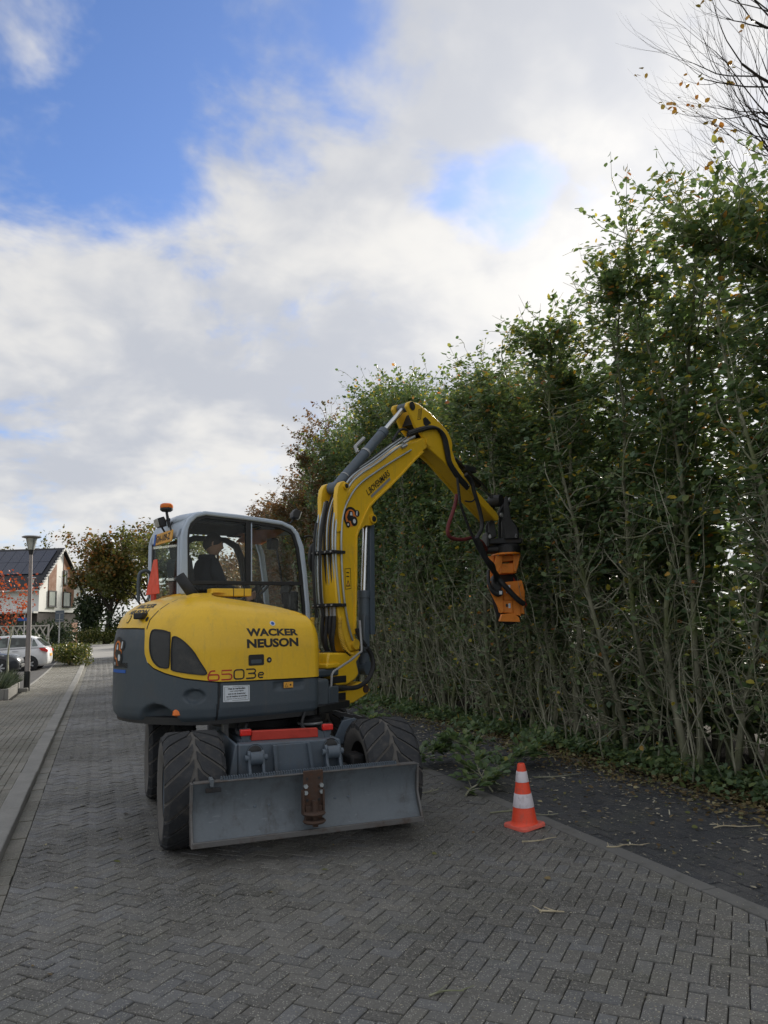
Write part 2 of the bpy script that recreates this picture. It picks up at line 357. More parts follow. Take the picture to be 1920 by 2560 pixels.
I4 = Matrix.Identity(4)
class MB:
    def __init__(s, M=None): s.v, s.f, s.M = [], [], M or I4
    def pt(s, p): s.v.append(tuple(s.M @ Vector(p))); return len(s.v)-1
    def box(s, c, size, rot=None):
        h = [x/2 for x in size]; m = rot or Matrix.Identity(3)
        b = len(s.v)
        for dx in (-1, 1):
            for dy in (-1, 1):
                for dz in (-1, 1):
                    s.pt(Vector(c) + m @ Vector((dx*h[0], dy*h[1], dz*h[2])))
        for q in ((0, 1, 3, 2), (4, 6, 7, 5), (0, 4, 5, 1), (2, 3, 7, 6), (0, 2, 6, 4), (1, 5, 7, 3)): s.f.append(tuple(b+i for i in q))
        return s
    def span(s, x0, x1, y0, y1, z0, z1): return s.box(((x0+x1)/2, (y0+y1)/2, (z0+z1)/2), (x1-x0, y1-y0, z1-z0))
    def prism(s, poly, y0, y1, ax='xz'):
        """extrude a 2D outline; ax 'xz' -> along y, 'xy' -> along z, 'yz' -> along x"""
        def P(a, b, d): return {'xz': (a, d, b), 'xy': (a, b, d), 'yz': (d, a, b)}[ax]
        n = len(poly); b = len(s.v)
        for d in (y0, y1):
            for a, c in poly: s.pt(P(a, c, d))
        s.f.append(tuple(range(b, b+n))); s.f.append(tuple(range(b+2*n-1, b+n-1, -1)))
        for i in range(n): j = (i+1) % n; s.f.append((b+i, b+n+i, b+n+j, b+j))
        return s
    def ring(s, out, inn, y0, y1, ax='xz', close=True):
        """frame between two outlines with equal counts"""
        def P(a, b, d): return {'xz': (a, d, b), 'xy': (a, b, d), 'yz': (d, a, b)}[ax]
        n = len(out); b = len(s.v)
        for d in (y0, y1):
            for a, c in out: s.pt(P(a, c, d))
            for a, c in inn: s.pt(P(a, c, d))
        for i in range(n if close else n-1):
            j = (i+1) % n; o, q = b, b+2*n
            s.f += [(o+i, o+j, o+n+j, o+n+i), (q+i, q+n+i, q+n+j, q+j), (o+i, q+i, q+j, o+j), (o+n+i, o+n+j, q+n+j, q+n+i)]
        if not close:
            for i in (0, n-1): s.f.append((b+i, b+n+i, b+3*n+i, b+2*n+i))
        return s
    def tube(s, pts, r, sides=8, caps=True):
        pts = [Vector(p) for p in pts]; n = len(pts); rs = r if isinstance(r, (list, tuple)) else [r]*n
        b = len(s.v); prev = None
        for i, p in enumerate(pts):
            d = (pts[min(i+1, n-1)] - pts[max(i-1, 0)]).normalized()
            if prev is None:
                a = Vector((0, 0, 1)) if abs(d.z) < .9 else Vector((1, 0, 0)); u = d.cross(a).normalized()
            else: u = (prev - d*prev.dot(d)).normalized()
            prev = u; w = d.cross(u)
            for k in range(sides):
                t = 2*math.pi*k/sides; s.pt(p + (u*math.cos(t) + w*math.sin(t))*rs[i])
        for i in range(n-1):
            for k in range(sides):
                a0 = b+i*sides+k; a1 = b+i*sides+(k+1) % sides
                s.f.append((a0, a1, a1+sides, a0+sides))
        if caps:
            s.f.append(tuple(range(b+sides-1, b-1, -1))); s.f.append(tuple(range(b+(n-1)*sides, b+n*sides)))
        return s
    def lathe(s, prof, c=(0, 0, 0), axis='z', seg=24, a0=0, a1=2*math.pi):
        """prof list of (r, h)"""
        b = len(s.v); n = len(prof); full = abs(a1-a0-2*math.pi) < 1e-6; ns = seg if full else seg+1
        for k in range(ns):
            t = a0+(a1-a0)*k/seg
            for r, h in prof:
                x, y = r*math.cos(t), r*math.sin(t)
                p = {'z': (x, y, h), 'x': (h, x, y), 'y': (y, h, x)}[axis]
                s.pt((c[0]+p[0], c[1]+p[1], c[2]+p[2]))
        for k in range(seg):
            k2 = (k+1) % ns
            for i in range(n-1): s.f.append((b+k*n+i, b+k2*n+i, b+k2*n+i+1, b+k*n+i+1))
        return s
    def cyl(s, p0, p1, r, sides=16): return s.tube([p0, p1], r, sides)
    def build(s, name, mat, parent=None, smooth=35, bevel=0, seg=2, label=None):
        me = bpy.data.meshes.new(name); me.from_pydata(s.v, [], s.f)
        bm = bmesh.new(); bm.from_mesh(me); bmesh.ops.recalc_face_normals(bm, faces=bm.faces); bm.to_mesh(me); bm.free()
        if smooth:
            me.polygons.foreach_set('use_smooth', [True]*len(me.polygons)); me.set_sharp_from_angle(angle=R(smooth))
        me.materials.append(MATS[mat]); o = link(bpy.data.objects.new(name, me), parent)
        if bevel:
            bv = o.modifiers.new('bevel', 'BEVEL'); bv.width = bevel; bv.segments = seg; bv.limit_method = 'ANGLE'; bv.angle_limit = R(38)
        if label: o['label'] = label
        return o
def spline(pts, n=6):
    """Catmull-Rom through points"""
    P = [Vector(p) for p in pts]; out = []
    for i in range(len(P)-1):
        a, b, c, d = P[max(i-1, 0)], P[i], P[i+1], P[min(i+2, len(P)-1)]
        for k in range(n):
            t = k/n
            out.append(.5*((2*b)+(c-a)*t+(2*a-5*b+4*c-d)*t*t+(3*b-a-3*c+d)*t**3))
    out.append(P[-1]); return out
def text_mesh(body, size, thick=.0, bold=.0, align='LEFT', shear=0.0):
    cu = bpy.data.curves.new('lettering', 'FONT'); cu.body = body; cu.size = size; cu.offset = bold; cu.extrude = thick
    cu.align_x = align; cu.shear = shear; cu.resolution_u = 3
    o = bpy.data.objects.new('lettering', cu); COL.objects.link(o)
    dg = bpy.context.evaluated_depsgraph_get(); me = bpy.data.meshes.new_from_object(o.evaluated_get(dg))
    bpy.data.objects.remove(o); bpy.data.curves.remove(cu); return me
def text_obj(name, body, size, mat, fn, parent, bold=0.0, width=None, height=None, shear=0.0, align='LEFT'):
    """lettering laid on a surface; fn(x, y) -> point"""
    me = text_mesh(body, size, 0, bold, align, shear)
    co = np.zeros(len(me.vertices)*3, np.float32); me.vertices.foreach_get('co', co); co = co.reshape(-1, 3)
    mn, mx = co.min(0), co.max(0)
    sx = width/(mx[0]-mn[0]) if width else 1; sy = height/(mx[1]-mn[1]) if height else 1
    for v in me.vertices: v.co = Vector(fn((v.co.x-mn[0])*sx, (v.co.y-mn[1])*sy))
    me.materials.clear(); me.materials.append(MATS[mat]); return link(bpy.data.objects.new(name, me), parent)

def leaves(C, D, N, L, Wd, fold=.25):
    """6-point folded leaves: C base, D direction, N normal, L length, Wd width arrays -> V, F(quads)"""
    D = D/np.linalg.norm(D, axis=1, keepdims=True); S = np.cross(D, N); S /= np.linalg.norm(S, axis=1, keepdims=True)+1e-9
    Nn = np.cross(S, D); L = L[:, None]; Wd = Wd[:, None]
    b = C; t = C+D*L
    def side(sg, f, w): return C+D*L*f+sg*S*Wd*w+Nn*Wd*fold*w
    V = np.stack([b, side(1, .3, .46), side(1, .68, .40), t, side(-1, .68, .40), side(-1, .3, .46)], 1).reshape(-1, 3)
    k = np.arange(len(C))[:, None]*6
    F = np.concatenate([k+np.array([[0, 1, 2, 3]]), k+np.array([[0, 3, 4, 5]])], 1).reshape(-1, 4)
    return V, F
def rand_dirs(n):
    v = rng.normal(size=(n, 3)); return v/np.linalg.norm(v, axis=1, keepdims=True)
def zg(y):
    t = min(max((y-30)/40, 0), 1); return .55*t*t*(3-2*t)
# ------------------------------------------------------------------ ground, road, pavements
def cam_xy(p):
    d = Vector(p) - Vector((0, 0, 1.65)); z = d.dot(fw)
    if z <= .05: return None
    return (.5 + d.dot(rt)/z, .5*4/3 - d.dot(upv)/z, z)   # in picture widths
def sheet(name, x0, x1, ys, dz, mat, kind='structure', nx=2, fz=None):
    V, F = [], []
    xs = np.linspace(x0, x1, nx)
    for y in ys:
        for x in xs: V.append((x, y, zg(y)+dz+(fz(x, y) if fz else 0)))
    for i in range(len(ys)-1):
        for j in range(nx-1): a = i*nx+j; F.append((a, a+1, a+nx+1, a+nx))
    o = np_obj(name, V, F, mat, smooth=True); tag(o, kind=kind); return o
yl = list(np.linspace(-60, 28, 12))+list(np.linspace(30, 72, 22))+[90, 140, 250, 500, 1500]
g = sheet('ground', -1200, 1200, yl, -.045, 'meadow', nx=9)
tag(g, 'grassy ground reaching the horizon behind the houses', 'ground')
ynear = list(np.linspace(-3, 28, 8))+list(np.linspace(30, 47, 14))
road = sheet('road', -.64, 3.60, ynear, -.012, 'joint'); tag(road, 'herringbone block paved road under the excavator', 'road')
walk = sheet('sidewalk', -4.2, -.80, ynear, .048, 'joint'); tag(walk, 'block paved sidewalk left of the pale kerb', 'sidewalk')
path = sheet('path', 3.5, 5.5, list(np.linspace(-2, 24, 8)), -.012, 'joint_path'); tag(path, 'dark brick path between road and hedge', 'path')
cross = sheet('cross_street', -40, 60, [46.9]+list(np.linspace(48, 76, 12)), -.004, 'asphalt', nx=4); tag(cross, 'pale cross street at the end of the road', 'street')
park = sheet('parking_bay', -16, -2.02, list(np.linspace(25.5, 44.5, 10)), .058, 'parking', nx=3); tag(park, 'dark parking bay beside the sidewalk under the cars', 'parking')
verge = sheet('hedge_verge', 5.36, 12, list(np.linspace(0, 40, 80)), -.004, 'soil', nx=14,
              fz=lambda x, y: .05*math.sin(x*5+y*1.7)*math.sin(y*2.9) + .05*min(1, max(0, x-5.5)))
tag(verge, 'dark soil strip under the hedge', 'soil')

def brick_faces(poly, h, z, dz):
    """chamfered block from outline poly (ccw), returns V, F"""
    n = len(poly); cx = sum(p[0] for p in poly)/n; cy = sum(p[1] for p in poly)/n
    V, c = [], .0045
    for x, y in poly:
        l = math.hypot(x-cx, y-cy)+1e-6; k = 1-c*1.4/l
        V.append((cx+(x-cx)*k, cy+(y-cy)*k, z+dz))
    for x, y in poly: V.append((x, y, z+dz-.004))
    for x, y in poly: V.append((x, y, z-h))
    F = [tuple(range(n))]
    for r in (0, 1):
        for i in range(n): j = (i+1) % n; F.append((r*n+i, (r+1)*n+i, (r+1)*n+j, r*n+j))
    return V, F
def clip(poly, x0, x1):
    for lim, sg in ((x0, 1), (x1, -1)):
        out = []
        for i in range(len(poly)):
            a, b = poly[i], poly[(i+1) % len(poly)]
            ia, ib = (a[0]-lim)*sg >= 0, (b[0]-lim)*sg >= 0
            if ia: out.append(a)
            if ia != ib:
                t = (lim-a[0])/(b[0]-a[0]); out.append((lim, a[1]+t*(b[1]-a[1])))
        poly = out
        if len(poly) < 3: return None
    ar = .5*abs(sum(poly[i][0]*poly[(i+1) % len(poly)][1]-poly[(i+1) % len(poly)][0]*poly[i][1] for i in range(len(poly))))
    return poly if ar > .0012 else None
def lay(parent, items, zoff, mat, lim, nsingle=300, L=.2, Wd=.1):
    """items (cx, cy, angle); nearest ones in view become single bricks, the others one part"""
    full, cut = [], []
    for cx, cy, an in items:
        ca, sa = math.cos(an), math.sin(an); hl, hw = L/2-.0024, Wd/2-.0024
        poly = [(cx+ca*a-sa*b, cy+sa*a+ca*b) for a, b in ((-hl, -hw), (hl, -hw), (hl, hw), (-hl, hw))]
        if min(p[0] for p in poly) < lim[0] or max(p[0] for p in poly) > lim[1]:
            q = clip(poly, *lim)
            if q: cut.append((q, cy))
        else: full.append((cx, cy, an, poly))
    def near(it):
        s = cam_xy((it[0], it[1], 0))
        if s is None or not (-.03 < s[0] < 1.03 and -.02 < s[1] < 1.36): return 1e6
        return s[2]
    full.sort(key=near)
    sh = None
    for k, (cx, cy, an, poly) in enumerate(full[:nsingle]):
        if sh is None:
            V, F = brick_faces([(-L/2+.0025, -Wd/2+.0025), (L/2-.0025, -Wd/2+.0025), (L/2-.0024, Wd/2-.0024), (-L/2+.0025, Wd/2-.0025)], .03, 0, 0)
            sh = bpy.data.meshes.new('brick'); sh.from_pydata(V, [], F); sh.materials.append(MATS[mat+'_one'])
        o = bpy.data.objects.new('brick', sh); o.parent = parent
        o.location = (cx, cy, zg(cy)+zoff+rnd.gauss(0, .0021))
        o.rotation_euler = (rnd.gauss(0, .013), rnd.gauss(0, .013), an+rnd.gauss(0, .009)); COL.objects.link(o)
    V, F, T = [], [], []
    for poly, cy in [(f[3], f[1]) for f in full[nsingle:]]+cut:
        v, f = brick_faces(poly, .03, zg(cy)+zoff, rnd.gauss(0, .0021)); b = len(V)
        V += v; F += [tuple(b+i for i in q) for q in f]; T += [rnd.random()]*len(f)
    me = bpy.data.meshes.new('brickwork'); me.from_pydata(V, [], F); a = me.attributes.new('tone', 'FLOAT', 'FACE'); a.data.foreach_set('value', T)
    me.materials.append(MATS[mat+'_many']); o = link(bpy.data.objects.new('brickwork', me), parent); tag(o, kind='stuff')
items = []
c45 = math.sqrt(.5)
WB = .084
for i in range(-80, 460):
    for j in range(-460, 460):
        d = (i-j) % 4
        if d == 0: a, b, an = (i+1)*WB, (j+.5)*WB, 0
        elif d == 3: a, b, an = (i+.5)*WB, (j+1)*WB, math.pi/2
        else: continue
        x, y = (a-b)*c45+.31, (a+b)*c45
        if -.66 < x < 3.6 and 2.2 < y < 46.9: items.append((x, y, an+math.pi/4))
lay(road, items, 0, 'road', (-.515, 3.465), L=2*WB, Wd=WB)
def bond(x0, x1, y0, y1, L=.18, Wd=.09):
    out = []; k = 0; x = x0+Wd/2
    while x < x1-.02:
        y = y0+(k % 2)*L/2+rnd.uniform(-.01, .01)
        while y < y1: out.append((x, y, math.pi/2)); y += L
        x += Wd; k += 1
    return out
lay(walk, [t for t in bond(-4.15, -.83, 4, 46.6) if t[0] > -2.0 or t[1] < 21.2], .062, 'walk', (-4.2, -.825), L=.18, Wd=.09)
lay(path, bond(3.605, 5.30, 2.2, 22), -.004, 'path', (3.6, 5.32), L=.18, Wd=.09)

def stones(name, label, cat, x0, x1, y0, y1, L, zt, mat, part, h=.12, bev=.012):
    p = empty(name, (0, 0, 0)); tag(p, label, cat, kind='structure')
    me = None; y = y0
    while y < y1-.01:
        if me is None:
            mb = MB().span(x0, x1, .003, L-.003, -h, 0); o = mb.build(part, mat, p, smooth=0, bevel=bev); me = o
        else:
            o = me.copy(); link(o); o.parent = p
        o.location = (rnd.gauss(0, .0025), y, zg(y+L/2)+zt+rnd.gauss(0, .0022)); o.rotation_euler = (math.atan((zg(y+L)-zg(y))/L)+rnd.gauss(0, .002), 0, rnd.gauss(0, .002))
        y += L
    return p
stones('kerb', 'pale concrete kerb between road and left sidewalk', 'kerb', -.822, -.645, 3.1, 46.6, 1.0, .074, 'kerbstone', 'kerb_stone')
stones('gutter', 'single row of long bricks along the pale kerb', 'gutter', -.642, -.522, 3.05, 46.6, .21, -.004, 'walk_one', 'brick', .04, .004)
stones('road_edging', 'flush concrete strip between road and dark brick path', 'edging', 3.468, 3.598, 2.0, 22, 1.0, .002, 'edging', 'edging_stone', .1, .006)
stones('path_edging', 'worn concrete edge of the dark path at the hedge', 'edging', 5.325, 5.40, 3.0, 22, 1.0, .006, 'edging', 'edging_stone', .1, .006)
stones('parking_edging', 'concrete edging between sidewalk and parking bay', 'edging', -2.06, -1.98, 25.5, 44.5, 1.0, .074, 'kerbstone', 'edging_stone', .1, .008)
# ------------------------------------------------------------------ houses
def house_main():
    g0 = zg(86)
    root = empty('house', (-5.95, 84.8, g0), R(66)); tag(root, 'white rendered house with timber panels, dark tiled gable roof and solar panels', 'house')
    # local: x along the gable wall, y along the long side (to the left of the picture), z up
    Wg, Lh, zb, ze, zr = 9.0, 26.0, 3.3, 5.85, 9.9
    MB().span(0, Wg, 0, Lh, -1, zb).build('brick_wall', 'facadebrick', root)
    w = MB(); w.prism([(.0, zb), (Wg, zb), (Wg, ze), (Wg/2, zr-.15), (0, ze)], -.12, Lh); w.build('wall', 'plaster', root)
    rf = MB()
    for sg in (0, 1):
        a = (-.55, ze-.42) if sg == 0 else (Wg+.55, ze-.42)
        b = (Wg/2, zr+.05); nrm2 = Vector((-(b[1]-a[1]), b[0]-a[0])).normalized()*(.16 if sg == 0 else -.16)
        rf.prism([a, b, (b[0], b[1]+.2), (a[0]+nrm2.x, a[1]+nrm2.y)], -.42, Lh)
    roof = rf.build('roof', 'rooftile', root)
    # tile courses on the slope that faces the street
    sl = Vector((Wg/2+.55, 0, zr+.05-ze+.42)); ln = sl.length; sd_ = sl.normalized(); nn = Vector((-sd_.z, 0, sd_.x))
    for k in range(16):
        p = Vector((-.55, 0, ze-.42))+sd_*(ln*k/16)+nn*.17
        m = MB(); rot = Matrix(((sd_.x, 0, nn.x), (0, 1, 0), (sd_.z, 0, nn.z)))
        m.box(p+sd_*(ln/32)+Vector((0, Lh/2-.2, 0)), (ln/16*.98, Lh, .05), rot @ Matrix.Rotation(R(-3), 3, 'Y')); m.build('tile_course', 'rooftile', roof, smooth=0)
    # bargeboards
    for a, b in (((-.6, ze-.45), (Wg/2, zr+.1)), ((Wg+.6, ze-.45), (Wg/2, zr+.1))):
        MB().prism([a, b, (b[0], b[1]+.2), (a[0], a[1]+.2)], -.50, -.425).build('bargeboard', 'trim', roof, smooth=0)
    for k in range(14):
        t = k/14; x = -.5+(Wg/2+.5)*t; z = ze-.2+(zr-ze+.35)*t
        MB().box((x, -.46, z+.09), (.34, .16, .16)).build('verge_tile', 'trim', roof, smooth=0)
    MB().span(-.75, -.55, -.4, Lh, ze-.5, ze-.36).build('rain_gutter', 'trim', roof, smooth=0)
    # solar panels
    for r_ in range(2):
        for c in range(7):
            u0, u1 = ln*(.34+.30*r_), ln*(.34+.30*(r_+1))-.04
            rot = Matrix(((sd_.x, 0, nn.x), (0, 1, 0), (sd_.z, 0, nn.z)))
            MB().box(Vector((-.55, 0, ze-.42))+sd_*((u0+u1)/2)+nn*.29+Vector((0, .75+c*1.12, 0)), (u1-u0, 1.08, .05), rot).build('solar_panel', 'solar', roof, smooth=0)
    def clad(x0, x1, z0):
        f = lambda x: min(ze+(zr-.15-ze)*(x/(Wg/2)), ze+(zr-.15-ze)*((Wg-x)/(Wg/2)))-.05
        n = max(2, int((x1-x0)/.22)); 
        for k in range(n):
            a, b = x0+(x1-x0)*k/n, x0+(x1-x0)*(k+1)/n-.012
            MB().prism([(a, z0), (b, z0), (b, f(b)), (a, f(a))], -.165, -.118).build('timber_board', 'timberclad', root, smooth=0)
    clad(1.78, 3.4, zb+.55); clad(4.85, 7.4, zb+.55)
    def window(x0, x1, z0, z1, y=-.26):
        MB().ring([(x0, z0), (x1, z0), (x1, z1), (x0, z1)], [(x0+.12, z0+.12), (x1-.22, z0+.12), (x1-.22, z1-.1), (x0+.12, z1-.1)], y, y+.10).build('window', 'framedark', root, smooth=0)
        wo = root.children[-1]
        MB().span(x0+.12, x1-.22, y+.04, y+.06, z0+.12, z1-.1).build('pane', 'housepane', wo, smooth=0)
        MB().span(x0-.05, x1+.05, y-.06, y+.03, z0-.08, z0).build('sill', 'framedark', wo, smooth=0)
    window(1.78, 3.4, zb+.55, zb+2.2); window(4.85, 6.6, zb+.55, zb+2.2); window(4.9, 5.65, zb+3.0, zb+4.5)
    MB().span(2.9, 3.6, -.05, .02, -.4, 2.2).build('door', 'framedark', root, smooth=0)
    MB().span(7.3, 8.7, -.08, .02, -.4, 2.2).build('garage_door', 'timberclad', root, smooth=0)
    # long side: dark panels, windows
    for y0, y1, m in ((4.2, 8.4, 'framedark'), (9.5, 12.5, 'timberclad'), (14, 18, 'framedark')):
        MB().span(-.17, -.02, y0, y1, zb+.2, ze-.5).build('facade_panel', m, root, smooth=0)
    MB().span(-.9, 0, -.1, Lh, zb-.15, zb+.02).build('canopy', 'trim', root, smooth=0)
house_main()

def brick_house():
    """the dark brick house across the sidewalk; the cab's rear window mirrors it"""
    root = empty('brick_house', (-13.5, 20.5, .05), R(-8)); tag(root, 'red brown brick house mirrored in the rear window of the excavator cab', 'house')
    x1, L = 0.0, 14.0
    t = NT('housebrick'); br = t.new('ShaderNodeTexBrick'); br.inputs['Scale'].default_value = 1
    br.inputs['Brick Width'].default_value = .22; br.inputs['Row Height'].default_value = .065; br.inputs['Mortar Size'].default_value = .010
    br.inputs[1].default_value = (.13, .05, .04, 1); br.inputs[2].default_value = (.09, .036, .032, 1); br.inputs[3].default_value = (.16, .15, .14, 1)
    sp = t.new('ShaderNodeSeparateXYZ'); t.l.new(t.co('Object'), sp.inputs[0]); cb = t.new('ShaderNodeCombineXYZ')
    t.l.new(t.math('ADD', sp.outputs[0], sp.outputs[1]), cb.inputs[0]); t.l.new(sp.outputs[2], cb.inputs[1]); t.l.new(cb.outputs[0], br.inputs[0])
    t.col(br.outputs[0]); t.set(Roughness=.85); t.bump(br.outputs[1], .5, -.01); MATS['housebrick'] = t.m
    MB().span(-8, x1, 0, L, -.2, 5.4).build('wall', 'housebrick', root, smooth=0)
    MB().prism([(-8.5, 5.3), (.5, 5.3), (-4, 9.6)], -.4, L+.4).build('roof', 'rooftile', root, smooth=0)
    for y0 in (1.2, 5.6, 10.2):
        for z0 in (.9, 3.5):
            w = MB().ring([(y0, z0), (y0+2, z0), (y0+2, z0+1.4), (y0, z0+1.4)], [(y0+.1, z0+.1), (y0+1.9, z0+.1), (y0+1.9, z0+1.3), (y0+.1, z0+1.3)], .0, .06, 'yz').build('window', 'white', root, smooth=0)
            MB().span(.01, .03, y0+.1, y0+1.9, z0+.1, z0+1.3).build('pane', 'darkglass', w, smooth=0)
    MB().span(0, .5, -.4, L+.4, 5.25, 5.42).build('rain_gutter', 'white', root, smooth=0)
brick_house()

# lattice fence in front of the house: every lath is a part
def lattice(p0, p1, h, label):
    d = Vector(p1)-Vector(p0); L = d.length; root = empty('lattice_fence', p0, math.atan2(d.y, d.x)); tag(root, label, 'fence')
    n = int(L/.42)
    for k in range(n):
        for sg in (-1, 1):
            x = (k+.5)*L/n
            m = MB(); m.box((x, .03*sg, h/2), (.09, .022, h*1.18), Matrix.Rotation(R(28*sg), 3, 'Y')); m.build('slat', 'fencewood', root, smooth=0)
    for z in (.06, h): MB().span(0, L, -.05, .05, z-.05, z+.05).build('rail', 'fencewood', root, smooth=0)
    for k in range(int(L/2.4)+1): MB().span(k*2.4-.06, k*2.4+.06, -.07, .07, 0, h+.1).build('post', 'fencewood', root, smooth=0)
lattice((-8.3, 62, zg(62)), (-3.55, 63.0, zg(63)), 1.75, 'grey wooden lattice fence in front of the white house')

# ------------------------------------------------------------------ trees
def limb(p, d, L, n, wob, curl=0):
    pts = [Vector(p)]; d = Vector(d).normalized()
    for i in range(n):
        d = (d+Vector((rnd.gauss(0, wob), rnd.gauss(0, wob), rnd.gauss(0, wob)+curl))).normalized()
        pts.append(pts[-1]+d*L/n)
    return pts, d
def grow(mb, p, d, L, r, depth, tips, spread=.75, wob=.12, curl=.03, kids=(3, 4), shrink=.66, sides=(8, 6, 5, 4, 3, 3)):
    pts, d2 = limb(p, d, L, 5 if depth > 1 else 4, wob, curl)
    rs = [r*(1-.5*i/(len(pts)-1)) for i in range(len(pts))]
    mb.tube(pts, rs, sides[min(max(0, 5-depth), 5)], caps=False)
    if depth <= 1: tips.append((pts, r))
    if depth <= 0: return
    for k in range(rnd.randint(*kids)):
        i = rnd.randint(max(1, len(pts)-3), len(pts)-1) if k else len(pts)-1
        base = pts[i]; dd = (pts[i]-pts[i-1]).normalized()
        side = Vector((rnd.gauss(0, 1), rnd.gauss(0, 1), rnd.gauss(0, .7))); side = (side-dd*side.dot(dd)).normalized()
        nd = (dd*(1-.15*k)+side*spread*rnd.uniform(.5, 1.1)).normalized()
        grow(mb, base, nd, L*shrink*rnd.uniform(.8, 1.15), rs[i]*.62, depth-1, tips, spread, wob, curl, kids, shrink, sides)
def leaf_cloud(centers, n_each, rad, size, tone_mu, tone_sd, flat=.5):
    C = np.repeat(np.asarray(centers), n_each, axis=0); n = len(C)
    C = C+rand_dirs(n)*(rng.random((n, 1))**.5)*rad
    D = rand_dirs(n); N = rand_dirs(n)*flat+np.array([0, 0, 1.0]); L = size*rng.uniform(.6, 1.25, n)
    V, F = leaves(C, D, N, L, L*.8)
    tone = np.clip(rng.normal(tone_mu, tone_sd, n), 0, 1); return V, F, np.repeat(tone, 2)
def tree(name, label, loc, H, r, mat, leafsize, per_tip, rad, tone=(.45, .2), depth=4, trunk_frac=.28, spread=.75, bark='bark_dark', group=None, lean=(0, 0)):
    root = empty(name, loc); tag(root, label, 'tree', group)
    mb = MB(); tips = []
    grow(mb, (0, 0, -.1), (lean[0], lean[1], 1), H*trunk_frac, r, depth, tips, spread, .10, .03, (3, 4), .72)
    mb.build('trunk', bark, root, smooth=60)
    cs = []
    for pts, rr in tips:
        for p in pts[1:]: cs.append(tuple(p))
    V, F, T = leaf_cloud(cs, per_tip, rad, leafsize, *tone)
    np_obj('crown', V, F, mat, root, T); return root
tree('oak_tree', 'large autumn oak with rusty brown crown right of the white house', (.6, 80, zg(80)), 15.2, .42, 'leaf_oak', .34, 9, .95, (.55, .26))
tree('oak_tree', 'yellow green tree filling the gap between house gable and rusty oak', (-1.9, 96, zg(96)), 15.5, .36, 'leaf_oak', .36, 9, 1.0, (.62, .25))
tree('oak_tree', 'dark green oak half hidden behind the excavator cab', (4.2, 76, zg(76)), 14.8, .36, 'leaf_olive', .34, 9, .9, (.65, .25))
tree('oak_tree', 'small oak crown showing above the ridge of the white house', (-6.6, 112, zg(112)), 17.5, .34, 'leaf_oak', .38, 6, .95, (.35, .2))
tree('oak_tree', 'oak with ochre leaves seen through the cab windows beside the driver', (8.3, 62, zg(62)), 6.0, .3, 'leaf_oak', .30, 9, .85, (.5, .24))
tree('oak_tree', 'russet tree seen through the cab windshield beside the hedge end', (9.2, 52, zg(52)), 8.6, .26, 'leaf_red', .22, 9, .65, (.55, .25))
tree('oak_tree', 'green tree behind the cab frame between the two ochre trees', (13.0, 66, zg(66)), 8.6, .27, 'leaf_olive', .30, 9, .85, (.6, .25))
tree('street_tree', 'slim young tree with orange red leaves beside the parked cars', (-2.78, 23.6, .06), 4.0, .055, 'leaf_orange', .10, 4, .30, (.45, .25), 3, .36, .6, bark='bark_twig')
tree('street_tree', 'small bare young tree with orange leaves behind the lamp post', (-3.0, 30.5, .07), 4.3, .045, 'leaf_orange', .11, 2, .34, (.4, .25), 3, .36, .6, bark='bark_twig')

def bush(name, label, loc, size, mat, n, leaf, tone, group=None, lumps=7, stem=True, cat='shrub'):
    root = empty(name, loc); tag(root, label, cat, group)
    C = []
    for k in range(lumps):
        c = np.array([rnd.uniform(-.5, .5)*size[0]*.8, rnd.uniform(-.5, .5)*size[1]*.8, rnd.uniform(.25, .72)*size[2]])
        m = n//lumps; q = rand_dirs(m)*(rng.random((m, 1))**.33)*np.array([size[0]*.30+.1, size[1]*.30+.1, size[2]*.34])+c
        C.append(q)
    C = np.concatenate(C); C = C[C[:, 2] > .02]; k = len(C)
    L = leaf*rng.uniform(.6, 1.3, k); V, F = leaves(C, rand_dirs(k)+np.array([0, 0, .4]), rand_dirs(k), L, L*.6)
    np_obj('foliage', V, F, mat, root, np.repeat(np.clip(rng.normal(tone[0], tone[1], k), 0, 1), 2))
    if stem:
        mb = MB()
        for q in range(9):
            t = rnd.uniform(0, 6.28); mb.tube([(0, 0, 0), (math.cos(t)*size[0]*.15, math.sin(t)*size[1]*.15, size[2]*.35), (math.cos(t)*size[0]*.36, math.sin(t)*size[1]*.36, size[2]*.75)], [.03, .02, .008], 4)
        mb.build('stem', 'bark_dark', root)
    return root
bush('conifer_shrub', 'dark green conifer at the right corner of the white house', (-.9, 82, zg(82)), (3.0, 3.0, 4.8), 'leaf_dark', 2600, .35, (.6, .3))
bush('garden_hedge', 'dark clipped garden hedge below the white house', (-4.6, 70.5, zg(70)), (4.4, 2.0, 2.3), 'leaf_dark', 2600, .22, (.5, .3), lumps=12, cat='hedge')
bush('garden_hedge', 'tall dark green hedge under the oak behind the excavator tail', (3.4, 79, zg(79)), (5.2, 2.2, 3.6), 'leaf_dark', 3200, .26, (.4, .25), lumps=14, cat='hedge')
bush('garden_hedge', 'tall dark hedge below the cab behind the machine', (9.0, 79, zg(79)), (6.5, 2.2, 2.4), 'leaf_dark', 2800, .26, (.4, .25), lumps=14, cat='hedge')
bush('ornamental_shrub', 'pale flowering shrub with long stems beside the white car', (-1.35, 40.5, .1), (1.5, 2.6, 1.15), 'leaf_shrub', 3200, .11, (.55, .28))
bush('ornamental_shrub', 'low yellow green shrub at the parking corner by the grey sign', (-1.25, 43.6, .15), (1.9, 2.2, .95), 'leaf_shrub', 2800, .11, (.6, .28))
bush('ornamental_shrub', 'long bed of yellow green bushes across the cross street', (.6, 77.5, zg(77)), (7.5, 1.8, 1.5), 'leaf_shrub', 4200, .17, (.55, .25), lumps=18)
